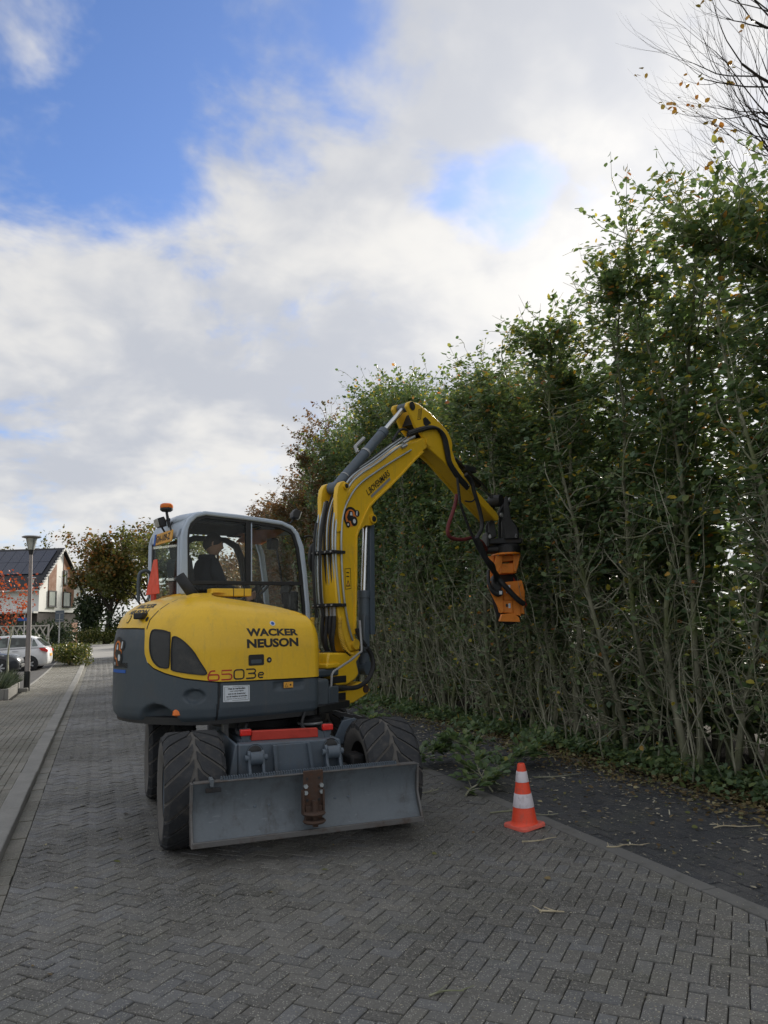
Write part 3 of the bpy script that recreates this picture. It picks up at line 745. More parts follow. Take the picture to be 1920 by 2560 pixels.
bush('ornamental_shrub', 'olive bushes across the cross street left of the sign', (-4.8, 77.5, zg(77)), (4.6, 1.6, 1.3), 'leaf_olive', 2600, .17, (.6, .25), lumps=12)
bush('ornamental_shrub', 'bushes across the cross street hidden behind the machine tail', (8.5, 77.5, zg(77)), (7.5, 1.8, 1.5), 'leaf_shrub', 3000, .17, (.5, .25), lumps=16)
bush('ornamental_shrub', 'dark bushes standing before the lattice fence', (-6.0, 58.5, zg(58)), (4.0, 1.6, 1.35), 'leaf_dark', 2200, .15, (.6, .28), lumps=10)

# ------------------------------------------------------------------ lamps and signs
def street_lamp(label, loc, H):
    root = empty('street_lamp', loc); tag(root, label, 'street lamp', 'street lamps')
    MB().tube([(0, 0, -.2), (0, 0, .55)], .085, 14).build('base_sleeve', 'framedark', root, bevel=.006)
    MB().tube([(0, 0, .5), (-.01, 0, 2), (-.03, 0, H-.52)], [.072, .062, .046], 14).build('pole', 'lamppole', root)
    MB().lathe([(.0, H-.56), (.05, H-.56), (.062, H-.50), (.075, H-.42), (0, H-.42)], (-.03, 0, 0)).build('collar', 'framedark', root)
    MB().lathe([(.0, H-.42), (.085, H-.42), (.105, H-.30), (.150, H-.10), (.160, H-.085), (0, H-.085)], (-.03, 0, 0)).build('lantern_glass', 'lampglass', root)
    MB().lathe([(.0, H-.09), (.165, H-.09), (.26, H-.06), (.268, H-.045), (.21, H-.015), (.09, H), (0, H)], (-.03, 0, 0), seg=28).build('lantern_cap', 'galvanised', root)
    for k in range(4):
        t = k*math.pi/2+.5; MB().tube([(.086*math.cos(t)-.03, .086*math.sin(t), H-.42), (.155*math.cos(t)-.03, .155*math.sin(t), H-.09)], .007, 5).build('lantern_rib', 'framedark', root)
    return root
lp = street_lamp('grey street lamp with bowl lantern standing nearest on the left sidewalk', (-1.90, 24.3, .06), 4.42)
MB().span(-.2, .05, -.28, -.08, -.02, .10).build('foot_block', 'concrete', lp, bevel=.02)
street_lamp('thin distant street lamp in front of the white house', (-4.15, 54, zg(54)), 4.9)
sg = empty('street_name_sign', (-3.85, 46, zg(46))); tag(sg, 'small blue street name plate behind the nearest lamp post', 'sign')
MB().tube([(0, 0, -.2), (0, 0, 2.5)], .03, 8).build('post', 'galvanised', sg)
MB().span(-.32, .32, -.05, -.03, 2.16, 2.33).build('plate', 'signblue', sg, bevel=.004)
sg = empty('traffic_sign', (-2.14, 47.0, zg(47))); tag(sg, 'grey back of a square traffic sign on a thin post', 'sign')
MB().tube([(0, 0, -.2), (0, 0, 2.5)], .038, 10).build('post', 'galvanised', sg)
MB().span(-.23, .23, -.03, -.012, 2.08, 2.70).build('panel', 'signback', sg, bevel=.006)
for zz in (2.2, 2.55): MB().span(-.18, .18, -.05, -.03, zz-.015, zz+.015).build('bracket', 'galvanised', sg, smooth=0)

# planter beside the lamp
pl = empty('planter_bed', (-2.1, 21.6, .05)); tag(pl, 'low concrete edged planter bed with lavender by the lamp post', 'planter')
for (x0, x1, y0, y1) in ((-.09, 0, 0, 2.9), (-2.4, -.095, 0, .09), (-2.4, -.095, 2.81, 2.9)):
    MB().span(x0, x1, y0, y1, -.05, .26).build('border_block', 'concrete', pl, bevel=.01)
MB().span(-2.4, -.09, .09, 2.8, 0, .2).build('earth', 'soil', pl)
def lavender(loc, n, rad, label):
    root = empty('lavender', loc); tag(root, label, 'plant', 'lavender in the planter bed')
    a = rng.uniform(0, 6.28, n); e = rng.uniform(.35, 1.3, n); D = np.stack([np.cos(a)*np.cos(e), np.sin(a)*np.cos(e), np.sin(e)], 1)
    C = np.stack([np.cos(a), np.sin(a), 0*a], 1)*rng.random((n, 1))*.2; L = rad*rng.uniform(.6, 1.1, n)
    V, F = leaves(C, D, rand_dirs(n), L, np.full(n, .03)); np_obj('foliage', V, F, 'leaf_lavender', root, np.repeat(rng.random(n), 2))
for i in range(2):
    for j in range(4): lavender((-2.45-.75*i, 22.0+.7*j, .24), 260, .5, 'grey green lavender tuft in the concrete planter bed')

# ------------------------------------------------------------------ parked cars
def car(name, label, loc, rz, paintm, L=3.95, Wc=1.7, H=1.5, cat='car'):
    """heading +x; hatchback lofted from stations"""
    root = empty(name, loc, rz); tag(root, label, cat, 'cars parked in the bay')
    hw = Wc/2
    # x, lower z, belt z, half width
    st = [(-.5, .42, .70, .70), (-.485, .28, .92, .86), (-.44, .22, 1.00, .94), (-.34, .20, .985, .985), (-.2, .19, .96, 1), (0, .19, .93, 1), (.18, .19, .90, 1), (.30, .19, .87, .99), (.40, .2, .80, .96), (.46, .22, .72, .88), (.49, .28, .62, .74), (.5, .40, .52, .62)]
    mb = MB(); rings = []
    for x, z0, z1, w in st:
        w *= hw; X = x*L; zz = z1*H/1.5
        prof = [(-w*.82, z0), (-w*.97, z0+.08), (-w, z0+(zz-z0)*.5), (-w*.965, zz-.07), (-w*.86, zz), (0, zz+.03), (w*.86, zz), (w*.965, zz-.07), (w, z0+(zz-z0)*.5), (w*.97, z0+.08), (w*.82, z0)]
        rings.append([mb.pt((X, y, z)) for y, z in prof])
    for a, b in zip(rings, rings[1:]):
        for i in range(len(a)-1): mb.f.append((a[i], a[i+1], b[i+1], b[i]))
        mb.f.append((a[-1], a[0], b[0], b[-1]))
    mb.f.append(tuple(rings[0])); mb.f.append(tuple(reversed(rings[-1])))
    mb.build('body', paintm, root, smooth=50)
    # greenhouse
    gs = [(-.478, .98, .99, .82), (-.43, .975, 1.17, .78), (-.36, .97, 1.385, .74), (-.27, .96, 1.475, .72), (-.1, .94, 1.5, .71), (.06, .92, 1.46, .70), (.14, .91, 1.33, .70), (.28, .875, .885, .78)]
    mb = MB(); rings = []
    for x, zb_, zt, w in gs:
        wb, wt = hw*.94, hw*w; X = x*L; zb_, zt = zb_*H/1.5, zt*H/1.5
        rings.append([mb.pt((X, y, z)) for y, z in ((-wb, zb_), (-wt, zt-.06*(zt > zb_+.1)), (-wt*.85, zt), (wt*.85, zt), (wt, zt-.06*(zt > zb_+.1)), (wb, zb_))])
    for a, b in zip(rings, rings[1:]):
        for i in range(5): mb.f.append((a[i], a[i+1], b[i+1], b[i]))
    mb.build('roof', paintm, root, smooth=40)
    # side windows
    for sg_ in (-1, 1):
        for nm, poly in (('rear_quarter_window', [(-.395, 1.05), (-.335, 1.03), (-.335, 1.33), (-.355, 1.30)]), ('rear_side_window', [(-.325, 1.03), (-.105, 1.01), (-.105, 1.405), (-.325, 1.37)]), ('front_side_window', [(-.09, 1.01), (.155, .98), (.09, 1.26), (.03, 1.37), (-.09, 1.405)])):
            m = MB(); k = H/1.5; ids = []
            for x, z in poly:
                z *= k; tt = (z-.95*k)/(1.5*k-.95*k); y = sg_*(hw*(.945+(.715-.945)*min(1, tt*1.04))+.014); ids.append(m.pt((x*L, y, z)))
            m.f.append(tuple(ids)); m.build(nm, 'carglass', root, smooth=0)
    m = MB(); k = H/1.5
    for x, y, z in ((-.472, -.66, 1.03), (-.472, .66, 1.03), (-.372, .58, 1.36), (-.372, -.58, 1.36)): m.pt((x*L-.012, y*hw/.85, z*k))
    m.f.append((0, 1, 2, 3)); m.build('rear_window', 'carglass', root, smooth=0)
    m = MB()
    for x, y, z in ((.262, -.66, .93), (.262, .66, .93), (.145, .58, 1.31), (.145, -.58, 1.31)): m.pt((x*L+.014, y*hw/.85, z*k+.01))
    m.f.append((0, 1, 2, 3)); m.build('windshield', 'carglass', root, smooth=0)
    for sx in (-.315, .33):
        for sg_ in (-1, 1):
            w = MB(); c = (sx*L, sg_*(hw-.065), .31)
            tp = [(.20, -.09), (.27, -.095), (.30, -.08), (.31, -.04), (.31, .04), (.30, .08), (.27, .095), (.20, .09)]
            wo_ = w.lathe(tp, c, 'y', 26).build('wheel', 'tyre', root, smooth=50)
            MB().lathe([(0, .082*sg_), (.2, .075*sg_), (.205, .0)], c, 'y', 22).build('rim', 'framedark', wo_)
            for q in range(7):
                t = q*2*math.pi/7; m = MB(); rr = Matrix.Rotation(t, 3, 'Y'); m.box(Vector(c)+rr @ Vector((.11, .09*sg_, 0)), (.18, .02, .06), rr); m.build('rim_spoke', 'wheelsilver', wo_, bevel=.006)
            MB().lathe([(.045, .10*sg_), (.0, .105*sg_)], c, 'y', 10).build('hub_cap', 'wheelsilver', wo_)
            MB().lathe([(.0, .0), (.36, .0), (.365, -.02*sg_)], (c[0], sg_*(hw+.004), .315), 'y', 26).build('wheel_well_shade', 'framedark', root)  # dark disc on the body side, shade of the wheel well as colour
    for sg_ in (-1, 1):
        MB().prism([(x_*L, z_) for x_, z_ in ((-.494, .80), (-.43, .87), (-.41, .97), (-.465, .975), (-.497, .90))], sg_*hw*.80, sg_*hw*.99).build('tail_light', 'redlens', root, bevel=.01)
        m = MB()
        for x, y, z in ((.455, .60, .62), (.40, .86, .66), (.33, .955, .80), (.405, .80, .80), (.46, .58, .735)): m.pt((x*L+.02, sg_*y*hw, z*k+.02))
        for x, y, z in ((.455, .60, .62), (.40, .86, .66), (.33, .955, .80), (.405, .80, .80), (.46, .58, .735)): m.pt((x*L-.06, sg_*y*hw*.95, z*k-.01))
        m.f += [(0, 1, 2, 3, 4), (9, 8, 7, 6, 5)]+[(i, 5+i, 5+(i+1) % 5, (i+1) % 5) for i in range(5)]
        m.build('headlight', 'headlamp', root)
        MB().box((.17*L, sg_*(hw+.07), .97*k), (.1, .14, .11)).build('wing_mirror', paintm, root, bevel=.03)
        MB().span(-.20*L, -.14*L, sg_*hw-.01, sg_*hw+.015, .84*k, .87*k).build('door_handle', paintm, root, bevel=.006)
    MB().span(.475*L, .505*L, -.42, .42, .30, .44).build('grille', 'framedark', root, bevel=.02)
    MB().span(-.507*L, -.487*L, -.26, .26, .62, .73).build('number_plate', 'plate', root)
    return root
car('parked_car', 'white hatchback with its tail to the road in the parking bay', (-3.98, 37.6, .068), R(175), 'carwhite', H=1.54)
car('parked_car', 'dark blue grey car nose behind the nearest lamp post', (-4.88, 34.0, .068), R(-3), 'cardark', L=4.1, H=1.48)
car('parked_car', 'pale blue car just reaching into the left picture edge', (-5.42, 30.9, .068), R(-3), 'carpale', L=4.0, H=1.48)
# ------------------------------------------------------------------ the tall hedge
def hedge_top(y):
    P = [(3, 6.9), (5.5, 6.7), (6.6, 6.9), (7.6, 6.9), (8.4, 6.1), (9.3, 5.75), (10.5, 6.3), (12, 6.8), (13.5, 7.2), (15.7, 7.5), (18.6, 7.6), (20.8, 7.8), (22.6, 7.0), (25.8, 6.4), (29, 5.7), (34, 5.8)]
    return float(np.interp(y, [p[0] for p in P], [p[1] for p in P]))
def hedge_variant(seed, front, red=False):
    """one plant 7 m tall, about .5 m of hedge length: (trunk mesh, twig mesh, cut ends mesh, foliage mesh)"""
    r_ = random.Random(seed); g_ = np.random.default_rng(seed)
    tr, tw, ct = MB(), MB(), MB(); stems = []
    keep = tw.tube
    if not front: tw.tube = lambda *a, **k: keep(*a, **k) if r_.random() < .22 else None
    for s in range(r_.choice((1, 2, 2)) if front else 1):
        p = Vector((r_.gauss(0, .05), r_.gauss(0, .07), -.1)); d = Vector((r_.gauss(0, .05), r_.gauss(0, .12), 1)).normalized()
        pts = [p]; n = 13; Hs = 6.6*r_.uniform(.82, 1)
        for i in range(n):
            d = (d*1.0+Vector((r_.gauss(0, .085), r_.gauss(0, .11), 0))+Vector((-pts[-1].x*.10, -pts[-1].y*.10, .16))).normalized()
            pts.append(pts[-1]+d*Hs/n)
        r0 = r_.uniform(.026, .052); rs = [r0*(1-.86*i/n)+.004 for i in range(n+1)]
        tr.tube(pts, rs, 7, caps=False); stems.append((pts, rs))
    def at(st, z):
        pts, rs = st
        for i in range(len(pts)-1):
            if pts[i+1].z >= z:
                t = (z-pts[i].z)/max(1e-4, pts[i+1].z-pts[i].z); return pts[i].lerp(pts[i+1], t), rs[i]
        return pts[-1], rs[-1]
    sprays = []
    # side branches: rising shoots, cut short on the street side low down
    nb = 95 if front else 60
    for k in range(nb):
        st = r_.choice(stems); z = r_.uniform(.3, 6.1) if k % 3 else r_.uniform(.35, 3.4)
        p, rr = at(st, z); a = r_.uniform(0, 6.283)
        low = max(0, 1-z/3.2)
        d = Vector((math.cos(a)*.8, math.sin(a), r_.uniform(-.05, 1.5))).normalized()
        L = r_.uniform(.25, .95)*(1-.35*low)
        q = [p]
        for i in range(5):
            d = (d+Vector((r_.gauss(0, .26), r_.gauss(0, .26), r_.gauss(.05, .2)))).normalized(); q.append(q[-1]+d*L/5)
        b0 = min(rr*.5, r_.uniform(.006, .014)); tw.tube(q, [b0*(1-.6*i/5) for i in range(6)], 4, caps=False)
        if z < 4.3 and r_.random() < .6 and q[-1].x < 0: ct.tube([q[-1], q[-1]+d*r_.uniform(.02, .05)], [b0*.62, b0*.3], 4)
        for j in range(r_.randint(2, 4)):
            i = r_.randint(1, 5); d2 = (d+Vector((r_.gauss(0, .7), r_.gauss(0, .7), r_.gauss(.1, .5)))).normalized(); L2 = r_.uniform(.08, .42)
            e = [q[i]]
            for m in range(3): d2 = (d2+Vector((r_.gauss(0, .3), r_.gauss(0, .3), r_.gauss(.03, .25)))).normalized(); e.append(e[-1]+d2*L2/3)
            tw.tube(e, [.0052, .0042, .0034, .0022], 3, caps=False); sprays.append((e, z))
            if z < 3.8 and r_.random() < .25: ct.tube([e[-1], e[-1]+d2*.03], [.005, .003], 3)
        sprays.append((q, z))
    # thin crooked suckers from the foot
    for k in range(6 if front else 1):
        p = Vector((r_.uniform(-.3, .25), r_.uniform(-.22, .22), -.05)); d = Vector((r_.gauss(0, .1), r_.gauss(0, .2), 1)).normalized(); q = [p]; Hs = r_.uniform(1.4, 4.6)
        for i in range(10): d = (d+Vector((r_.gauss(0, .16), r_.gauss(0, .22), .10))).normalized(); q.append(q[-1]+d*Hs/10)
        b0 = r_.uniform(.006, .015); tw.tube(q, [b0*(1-.75*i/10) for i in range(11)], 5, caps=False)
        for j in range(9):
            i = r_.randint(2, 10); d2 = Vector((r_.gauss(0, .7), r_.gauss(0, .7), r_.gauss(.6, .5))).normalized(); L2 = r_.uniform(.08, .5); e = [q[i]]
            for m in range(4): d2 = (d2+Vector((r_.gauss(0, .35), r_.gauss(0, .35), r_.gauss(.05, .25)))).normalized(); e.append(e[-1]+d2*L2/4)
            tw.tube(e, [.005, .0045, .004, .003, .002], 3, caps=False); sprays.append((e, e[-1].z))
            if r_.random() < .12: ct.tube([e[-1], e[-1]+d2*.035], [.006, .003], 3)
    # upper shoots that carry the crown
    for k in range(70):
        st = r_.choice(stems); z = r_.uniform(2.4, 6.5); p, rr = at(st, z); a = r_.uniform(0, 6.283)
        d = Vector((math.cos(a)*1.1, math.sin(a)*.9, r_.uniform(-.2, 1.0))).normalized(); L = r_.uniform(.35, 1.15)
        q = [p]
        for i in range(4): d = (d+Vector((r_.gauss(0, .2), r_.gauss(0, .2), r_.gauss(0, .15)))).normalized(); q.append(q[-1]+d*L/4)
        tw.tube(q, [.007, .006, .0045, .003, .002], 3, caps=False); sprays += [(q, z+.8), (q, z+.8)]
    for k in range(4):   # thin whips that rise out of the top
        st = r_.choice(stems); p = st[0][-1-r_.randint(0, 2)]; d = Vector((r_.gauss(-.1, .3), r_.gauss(0, .35), 1)).normalized(); q = [p]
        for i in range(4): d = (d+Vector((r_.gauss(0, .12), r_.gauss(0, .12), 0))).normalized(); q.append(q[-1]+d*r_.uniform(.15, .28))
        tw.tube(q, [.006, .005, .004, .003, .002], 3, caps=False); sprays.append((q, 4.0))
    # leaves along the sprays, thick above, sparse below
    C, D, N, T = [], [], [], []
    for q, z in sprays:
        zz = q[-1].z; dens = np.interp(zz, [.2, 1.2, 2.2, 3.0, 3.9, 5.6, 6.6, 7.5], [.10, .08, .12, .38, .85, .72, .42, .18])
        if not front: dens = np.interp(zz, [.2, 1.5, 2.5, 3.5, 5.6, 7], [1.2, 1.2, 1.0, .7, .34, .1])
        n = int(dens*r_.uniform(9, 24)*(1 if front else .55)); n = n+(r_.random() < dens*3)
        for k in range(n):
            t = r_.uniform(.25, 1.0)*(len(q)-1); i = min(int(t), len(q)-2); p = q[i].lerp(q[i+1], t-i)
            ax = (q[i+1]-q[i]).normalized(); sd2 = Vector((r_.gauss(0, 1), r_.gauss(0, 1), r_.gauss(-.15, .45)))
            C.append(p+Vector((r_.gauss(0, .03), r_.gauss(0, .03), r_.gauss(0, .03)))); D.append((ax*.5+sd2*.6)); N.append((r_.gauss(-.8, .5), r_.gauss(-.25, .5), 1.0))
            tt = r_.gauss(.36, .17)+(.10 if zz > 5.6 else 0)  # leaves near the top toned lighter, sunlight put into their colour
            if r_.random() < .045: tt = r_.uniform(.82, 1)
            T.append(min(1, max(0, tt)))
    C, D, N = (np.array([tuple(x) for x in a], np.float32) for a in (C, D, N)); T = np.array(T)
    if front:
        lim = np.interp(C[:, 2], [0, 4.6, 6.0, 8], [-.44, -.46, -.75, -1.2]); ok = C[:, 0] > lim+g_.normal(0, .05, len(C)); C, D, N, T = C[ok], D[ok], N[ok], T[ok]
        for mb in (tw, ct):
            mb.v = [(max(v[0], float(np.interp(v[2], [0, 4.6, 6.0, 8], [-.47, -.49, -.8, -1.3]))), v[1], v[2]) for v in mb.v]
    n = len(C)
    L = g_.uniform(.05, .098, n)*(1 if front else 1.35); V, F = leaves(C, D, N, L, L*.72, .3)
    tone = np.repeat(np.array(T), 2)
    if red: tone = np.clip(tone*1.1+.02, 0, 1)
    fol = np_mesh('foliage', V, F, 'leaf_red' if red else 'leaf_hedge', tone)
    out = []
    for mb, nm, mt in ((tr, 'trunk', 'bark_hedge'), (tw, 'twigs', 'bark_twig'), (ct, 'cut_ends', 'bark_cut')):
        me = bpy.data.meshes.new(nm); me.from_pydata(mb.v, [], mb.f); me.polygons.foreach_set('use_smooth', [True]*len(me.polygons)); me.materials.append(MATS[mt]); out.append(me)
    return out+[fol]
FRONT = [hedge_variant(100+i, True) for i in range(7)]
BACK = [hedge_variant(200+i, False) for i in range(4)]
REDV = [hedge_variant(300+i, False, True) for i in range(2)]
REDF = [hedge_variant(320+i, True, True) for i in range(2)]
def hedge_plant(kind, x, y, h, rz, label, group):
    root = empty('hedge_plant', (x, y, 0), rz); root.scale = (1.0+rnd.uniform(-.1, .1), rnd.choice((-1, 1))*(1.0+rnd.uniform(-.1, .2)), h/7.0)
    tag(root, label, 'hedge plant', group)
    for nm, me in zip(('trunk', 'twigs', 'cut_ends', 'foliage'), kind):
        if len(me.polygons) == 0: continue
        o = link(bpy.data.objects.new(nm, me), root)
        if nm in ('twigs', 'cut_ends', 'foliage'): tag(o, kind='stuff')
y = 4.3; k = 0
while y < 29.5:
    if y > 19.5 and rnd.random() < .5:
        hedge_plant(REDF[k % 2], 5.75+rnd.gauss(0, .2), y, hedge_top(y)*rnd.uniform(.97, 1.1), rnd.uniform(-.6, .6), 'russet leaved beech plant at the far end of the hedge', 'russet hedge plants at the far end'); y += .5; k += 1; continue
    hedge_plant(FRONT[k % 7] if rnd.random() < .6 else FRONT[rnd.randrange(7)], 5.92+rnd.gauss(0, .10), y, hedge_top(y)*rnd.uniform(.93, 1.05), rnd.uniform(-.3, .3),
                'tall beech plant with bare mossy stem in the front row of the hedge', 'front row hedge plants')
    y += rnd.uniform(.30, .46) if y < 20 else rnd.uniform(.5, .7); k += 1
for row, (x, step) in enumerate(((6.45, .55), (7.05, .70))):
    y = 4.6
    while y < 31:
        hedge_plant(BACK[rnd.randrange(4)], x+rnd.gauss(0, .12), y, hedge_top(y)*rnd.uniform(.84, 1.0), rnd.uniform(0, 6.28),
                    'leafy beech plant deeper inside the tall hedge behind the front stems', 'inner hedge plants')
        y += step*rnd.uniform(.8, 1.25)
for (x, y, h) in ((5.7, 30.2, 6.1), (6.4, 31.2, 6.0), (5.6, 32.2, 5.6), (6.5, 33.0, 5.6), (5.5, 34.0, 5.4), (6.3, 35.2, 5.2), (5.6, 36.4, 5.0), (6.2, 38.0, 4.8), (5.9, 28.6, 6.6), (6.6, 26.4, 7.2), (5.7, 26.8, 6.9), (6.0, 23.8, 7.6), (6.9, 24.8, 7.7)):
    hedge_plant(REDV[rnd.randrange(2)], x, y, h, rnd.uniform(0, 6.28), 'russet leaved beech plant at the far end of the hedge', 'russet hedge plants at the far end')

for k in range(17):  # bushes added to block the bright ground showing between the stems
    bush('screen_shrub', 'added dark bush hiding the bright ground behind the hedge stems', (7.9+rnd.gauss(0, .2), 3.6+k*1.65, 0), (1.3, 2.0, rnd.uniform(1.7, 2.6)), 'leaf_dark', 2600, .12, (.5, .25), group='bushes added behind the hedge', lumps=9)
# low greenery and litter at the foot of the hedge
def scatter_leaves(name, label, cat, n, fn, size, mat, up=.5, kind='stuff', tone=(.45, .22), wid=.7, lift=(.0, .1)):
    P = np.array([fn() for _ in range(n)], np.float32); P[:, 2] += rng.uniform(lift[0], lift[1], n)
    D = rand_dirs(n); D[:, 2] = D[:, 2]*up; N = rand_dirs(n)*.6+np.array([0, 0, 1]); L = size*rng.uniform(.5, 1.4, n)
    V, F = leaves(P, D, N, L, L*wid); o = np_obj(name, V, F, mat, None, np.repeat(np.clip(rng.normal(tone[0], tone[1], n), 0, 1), 2))
    return tag(o, label, cat, kind=kind)
CL = [(rnd.uniform(5.42, 6.1), rnd.uniform(4.3, 24), rnd.uniform(.10, .34), rnd.uniform(.06, .32)) for _ in range(150)]
def f_cover():
    x, y, r0, h = rnd.choice(CL); a = rnd.uniform(0, 6.28); q = r0*math.sqrt(rnd.random())*1.3
    return (x+math.cos(a)*q, y+math.sin(a)*q*1.3, .02+h*rnd.random()*(1-.6*min(1, q/r0)))
scatter_leaves('ground_cover', 'low green leafy growth along the foot of the hedge', 'ground cover', 17000, f_cover, .065, 'leaf_hedge', .6, tone=(.34, .18))
def f_litter():
    x = 5.5+rnd.gauss(0, .28) if rnd.random() < .95 else rnd.uniform(3.7, 5.6)
    return (x, 3.9+abs(rnd.gauss(0, 1))*7.5 if rnd.random() < .8 else rnd.uniform(4, 24), .004 if x < 5.4 else .02)
scatter_leaves('leaf_litter', 'fallen leaves and clippings strewn by the hedge', 'leaf litter', 11000, f_litter, .042, 'leaf_litter', .25, tone=(.62, .28), lift=(0, .03))
def f_chip():
    y = 2.3+rnd.random()**2.2*20; return (rnd.uniform(-.5, 5.4), y, .003)
scatter_leaves('wood_chips', 'tiny pale wood chips scattered over the paving', 'wood chips', 22000, f_chip, .0105, 'wood_chip', .08, tone=(.5, .28), wid=.35, lift=(0, .004))
def f_chip2():
    return (3.6+rnd.random()**.8*1.9, rnd.uniform(3.4, 13), .004)
scatter_leaves('hedge_clippings', 'pale split twig clippings on the dark path', 'clippings', 1500, f_chip2, .042, 'wood_chip', .1, tone=(.55, .28), wid=.28, lift=(0, .006))
scatter_leaves('sidewalk_leaves', 'few dry leaves lying on the left sidewalk and road', 'leaves', 130, lambda: (rnd.uniform(-2, 3.4), rnd.uniform(4, 30), .066 if False else .004), .04, 'leaf_litter', .2, tone=(.6, .3), lift=(0, .004))
def stick(label, pts, r=.006, mat='bark_twig', leafy=0):
    root = empty('fallen_twig', pts[0]); tag(root, label, 'twig')
    P = [Vector(p)-Vector(pts[0]) for p in pts]; mb = MB(); S_ = spline(P, 4); mb.tube(S_, [r*(1-.5*i/(len(S_)-1)) for i in range(len(S_))], 6)
    for k in range(3):
        i = rnd.randrange(1, len(S_)-1); a = rnd.uniform(0, 6.28); mb.tube([S_[i], S_[i]+Vector((math.cos(a)*.07, math.sin(a)*.07, .012))], [r*.6, r*.3], 4)
    mb.build('branch', mat, root, smooth=60)
stick('crooked grey twig lying right behind the traffic cone', [(3.22, 6.25, .012), (3.42, 6.22, .014), (3.52, 6.12, .01), (3.6, 5.98, .012), (3.72, 5.96, .014)], .007)
stick('long thin stick on the road in front of the blade', [(2.72, 7.4, .01), (2.95, 7.25, .012), (3.2, 7.3, .015)], .006)
stick('pale split stick lying right of the cone on the road', [(3.50, 4.98, .012), (3.57, 4.95, .012), (3.66, 4.965, .012), (3.76, 4.90, .012)], .006, 'bark_cut')
stick('bent pale twig at the right edge on the dark path', [(4.55, 5.05, .012), (4.66, 5.06, .014), (4.76, 4.98, .014), (4.92, 4.95, .012)], .006, 'bark_cut')
stick('small twig in the middle of the nearest paving', [(1.42, 3.42, .01), (1.5, 3.43, .012), (1.58, 3.40, .01)], .005)
stick('short pale stick in front of the cone', [(3.02, 5.36, .01), (3.15, 5.33, .012), (3.25, 5.36, .01)], .006, 'bark_cut')
stick('pale peeled twig on the nearest right paving', [(2.40, 4.10, .01), (2.46, 4.06, .012), (2.52, 4.03, .01)], .007, 'bark_cut')
stick('dark stick lying on the path by the hedge edge', [(4.35, 7.4, .012), (4.6, 7.3, .02), (4.9, 7.35, .012)], .008)

def cut_branch(label, loc, rz, L, n, tilt):
    root = empty('cut_branch', loc, rz); tag(root, label, 'branch', 'cut leafy branches on the ground')
    mb = MB(); C = []; D = []
    main = [Vector((0, 0, .02)), Vector((L*.35, .03, .05+tilt*.3)), Vector((L*.7, -.02, .06+tilt*.7)), Vector((L, .05, .05+tilt))]
    S_ = spline(main, 5); mb.tube(S_, [.010*(1-.7*i/(len(S_)-1)) for i in range(len(S_))], 5)
    for k in range(n):
        i = rnd.randint(2, len(S_)-1); a = rnd.choice((-1, 1))*rnd.uniform(.3, 1.3); d = Vector((math.cos(a), math.sin(a), rnd.uniform(-.02, .7))).normalized(); l = rnd.uniform(.12, .34)
        q = [S_[i], S_[i]+d*l*.5, S_[i]+d*l+Vector((0, 0, -.02))]; mb.tube(q, [.005, .003, .002], 3)
        for j in range(9): C.append(q[0].lerp(q[2], rnd.uniform(.2, 1.05))+Vector((0, 0, rnd.uniform(-.01, .03)))); D.append(d+Vector((rnd.gauss(0, .6), rnd.gauss(0, .6), rnd.gauss(0, .3))))
    mb.build('branch', 'bark_twig', root, smooth=60)
    C = np.array([tuple(c) for c in C]); C[:, 2] = np.maximum(C[:, 2], .012); D = np.array([tuple(c) for c in D]); m = len(C); Lf = rng.uniform(.06, .10, m)
    V, F = leaves(C, D, rand_dirs(m)*.5+np.array([0, 0, 1]), Lf, Lf*.72, .25); np_obj('foliage', V, F, 'leaf_hedge', root, np.repeat(np.clip(rng.normal(.40, .13, m), 0, .8), 2))
cut_branch('leafy cut branch lying left of the cone behind the blade end', (3.05, 8.45, 0), R(15), .85, 40, .12)
cut_branch('leafy cut branch standing up behind the traffic cone', (3.62, 6.95, 0), R(80), .95, 42, .34)
cut_branch('dark leafy cut branch on the path right behind the cone', (4.0, 7.7, 0), R(25), .85, 40, .14)
cut_branch('small leafy branch tip nearest behind the cone', (3.30, 6.9, 0), R(30), .45, 9, .05)
cut_branch('heap of cut leaves beside the right tyre at the path', (3.1, 11.2, 0), R(35), .8, 22, .08)
cut_branch('leafy cut branch on the ground under the boom foot', (3.9, 14.2, 0), R(5), .9, 26, .08)
cut_branch('leafy cut branch farther along the path by the hedge', (4.3, 12.6, 0), R(70), .8, 22, .06)

# ------------------------------------------------------------------ bare tree behind the hedge, top right
def bare_tree():
    root = empty('bare_tree', (10.25, 7.25, 0)); tag(root, 'nearly bare tree with fine dark branches at the top right corner', 'tree')
    mb = MB(); tips = []
    mb.tube([(0, 0, -.2), (.05, 0, 3), (-.05, .1, 6), (0, .1, 9), (.1, 0, 12.5)], [.20, .17, .14, .10, .05], 10, caps=False)
    for k in range(15):
        z = 5.6+k*.36; a = 2.3+rnd.gauss(0, .45) if k % 4 else rnd.uniform(0, 6.28)
        grow(mb, (0, .08, z), (math.cos(a), math.sin(a), .35), rnd.uniform(1.3, 1.7), .040, 3, tips, .40, .09, .10, (3, 4), .74, (6, 5, 4, 3, 3, 3))
    mb.build('trunk', 'bark_dark', root, smooth=60)
    ends = [tuple(p[-1]) for p, r in tips]
    near = [c for c in ends if c[0] > -1.55]; near = rnd.sample(near, min(34, len(near)))
    V, F, T = leaf_cloud(near, 4, .16, .10, .8, .15); np_obj('crown', V, F, 'leaf_oak', root, T)
bare_tree()
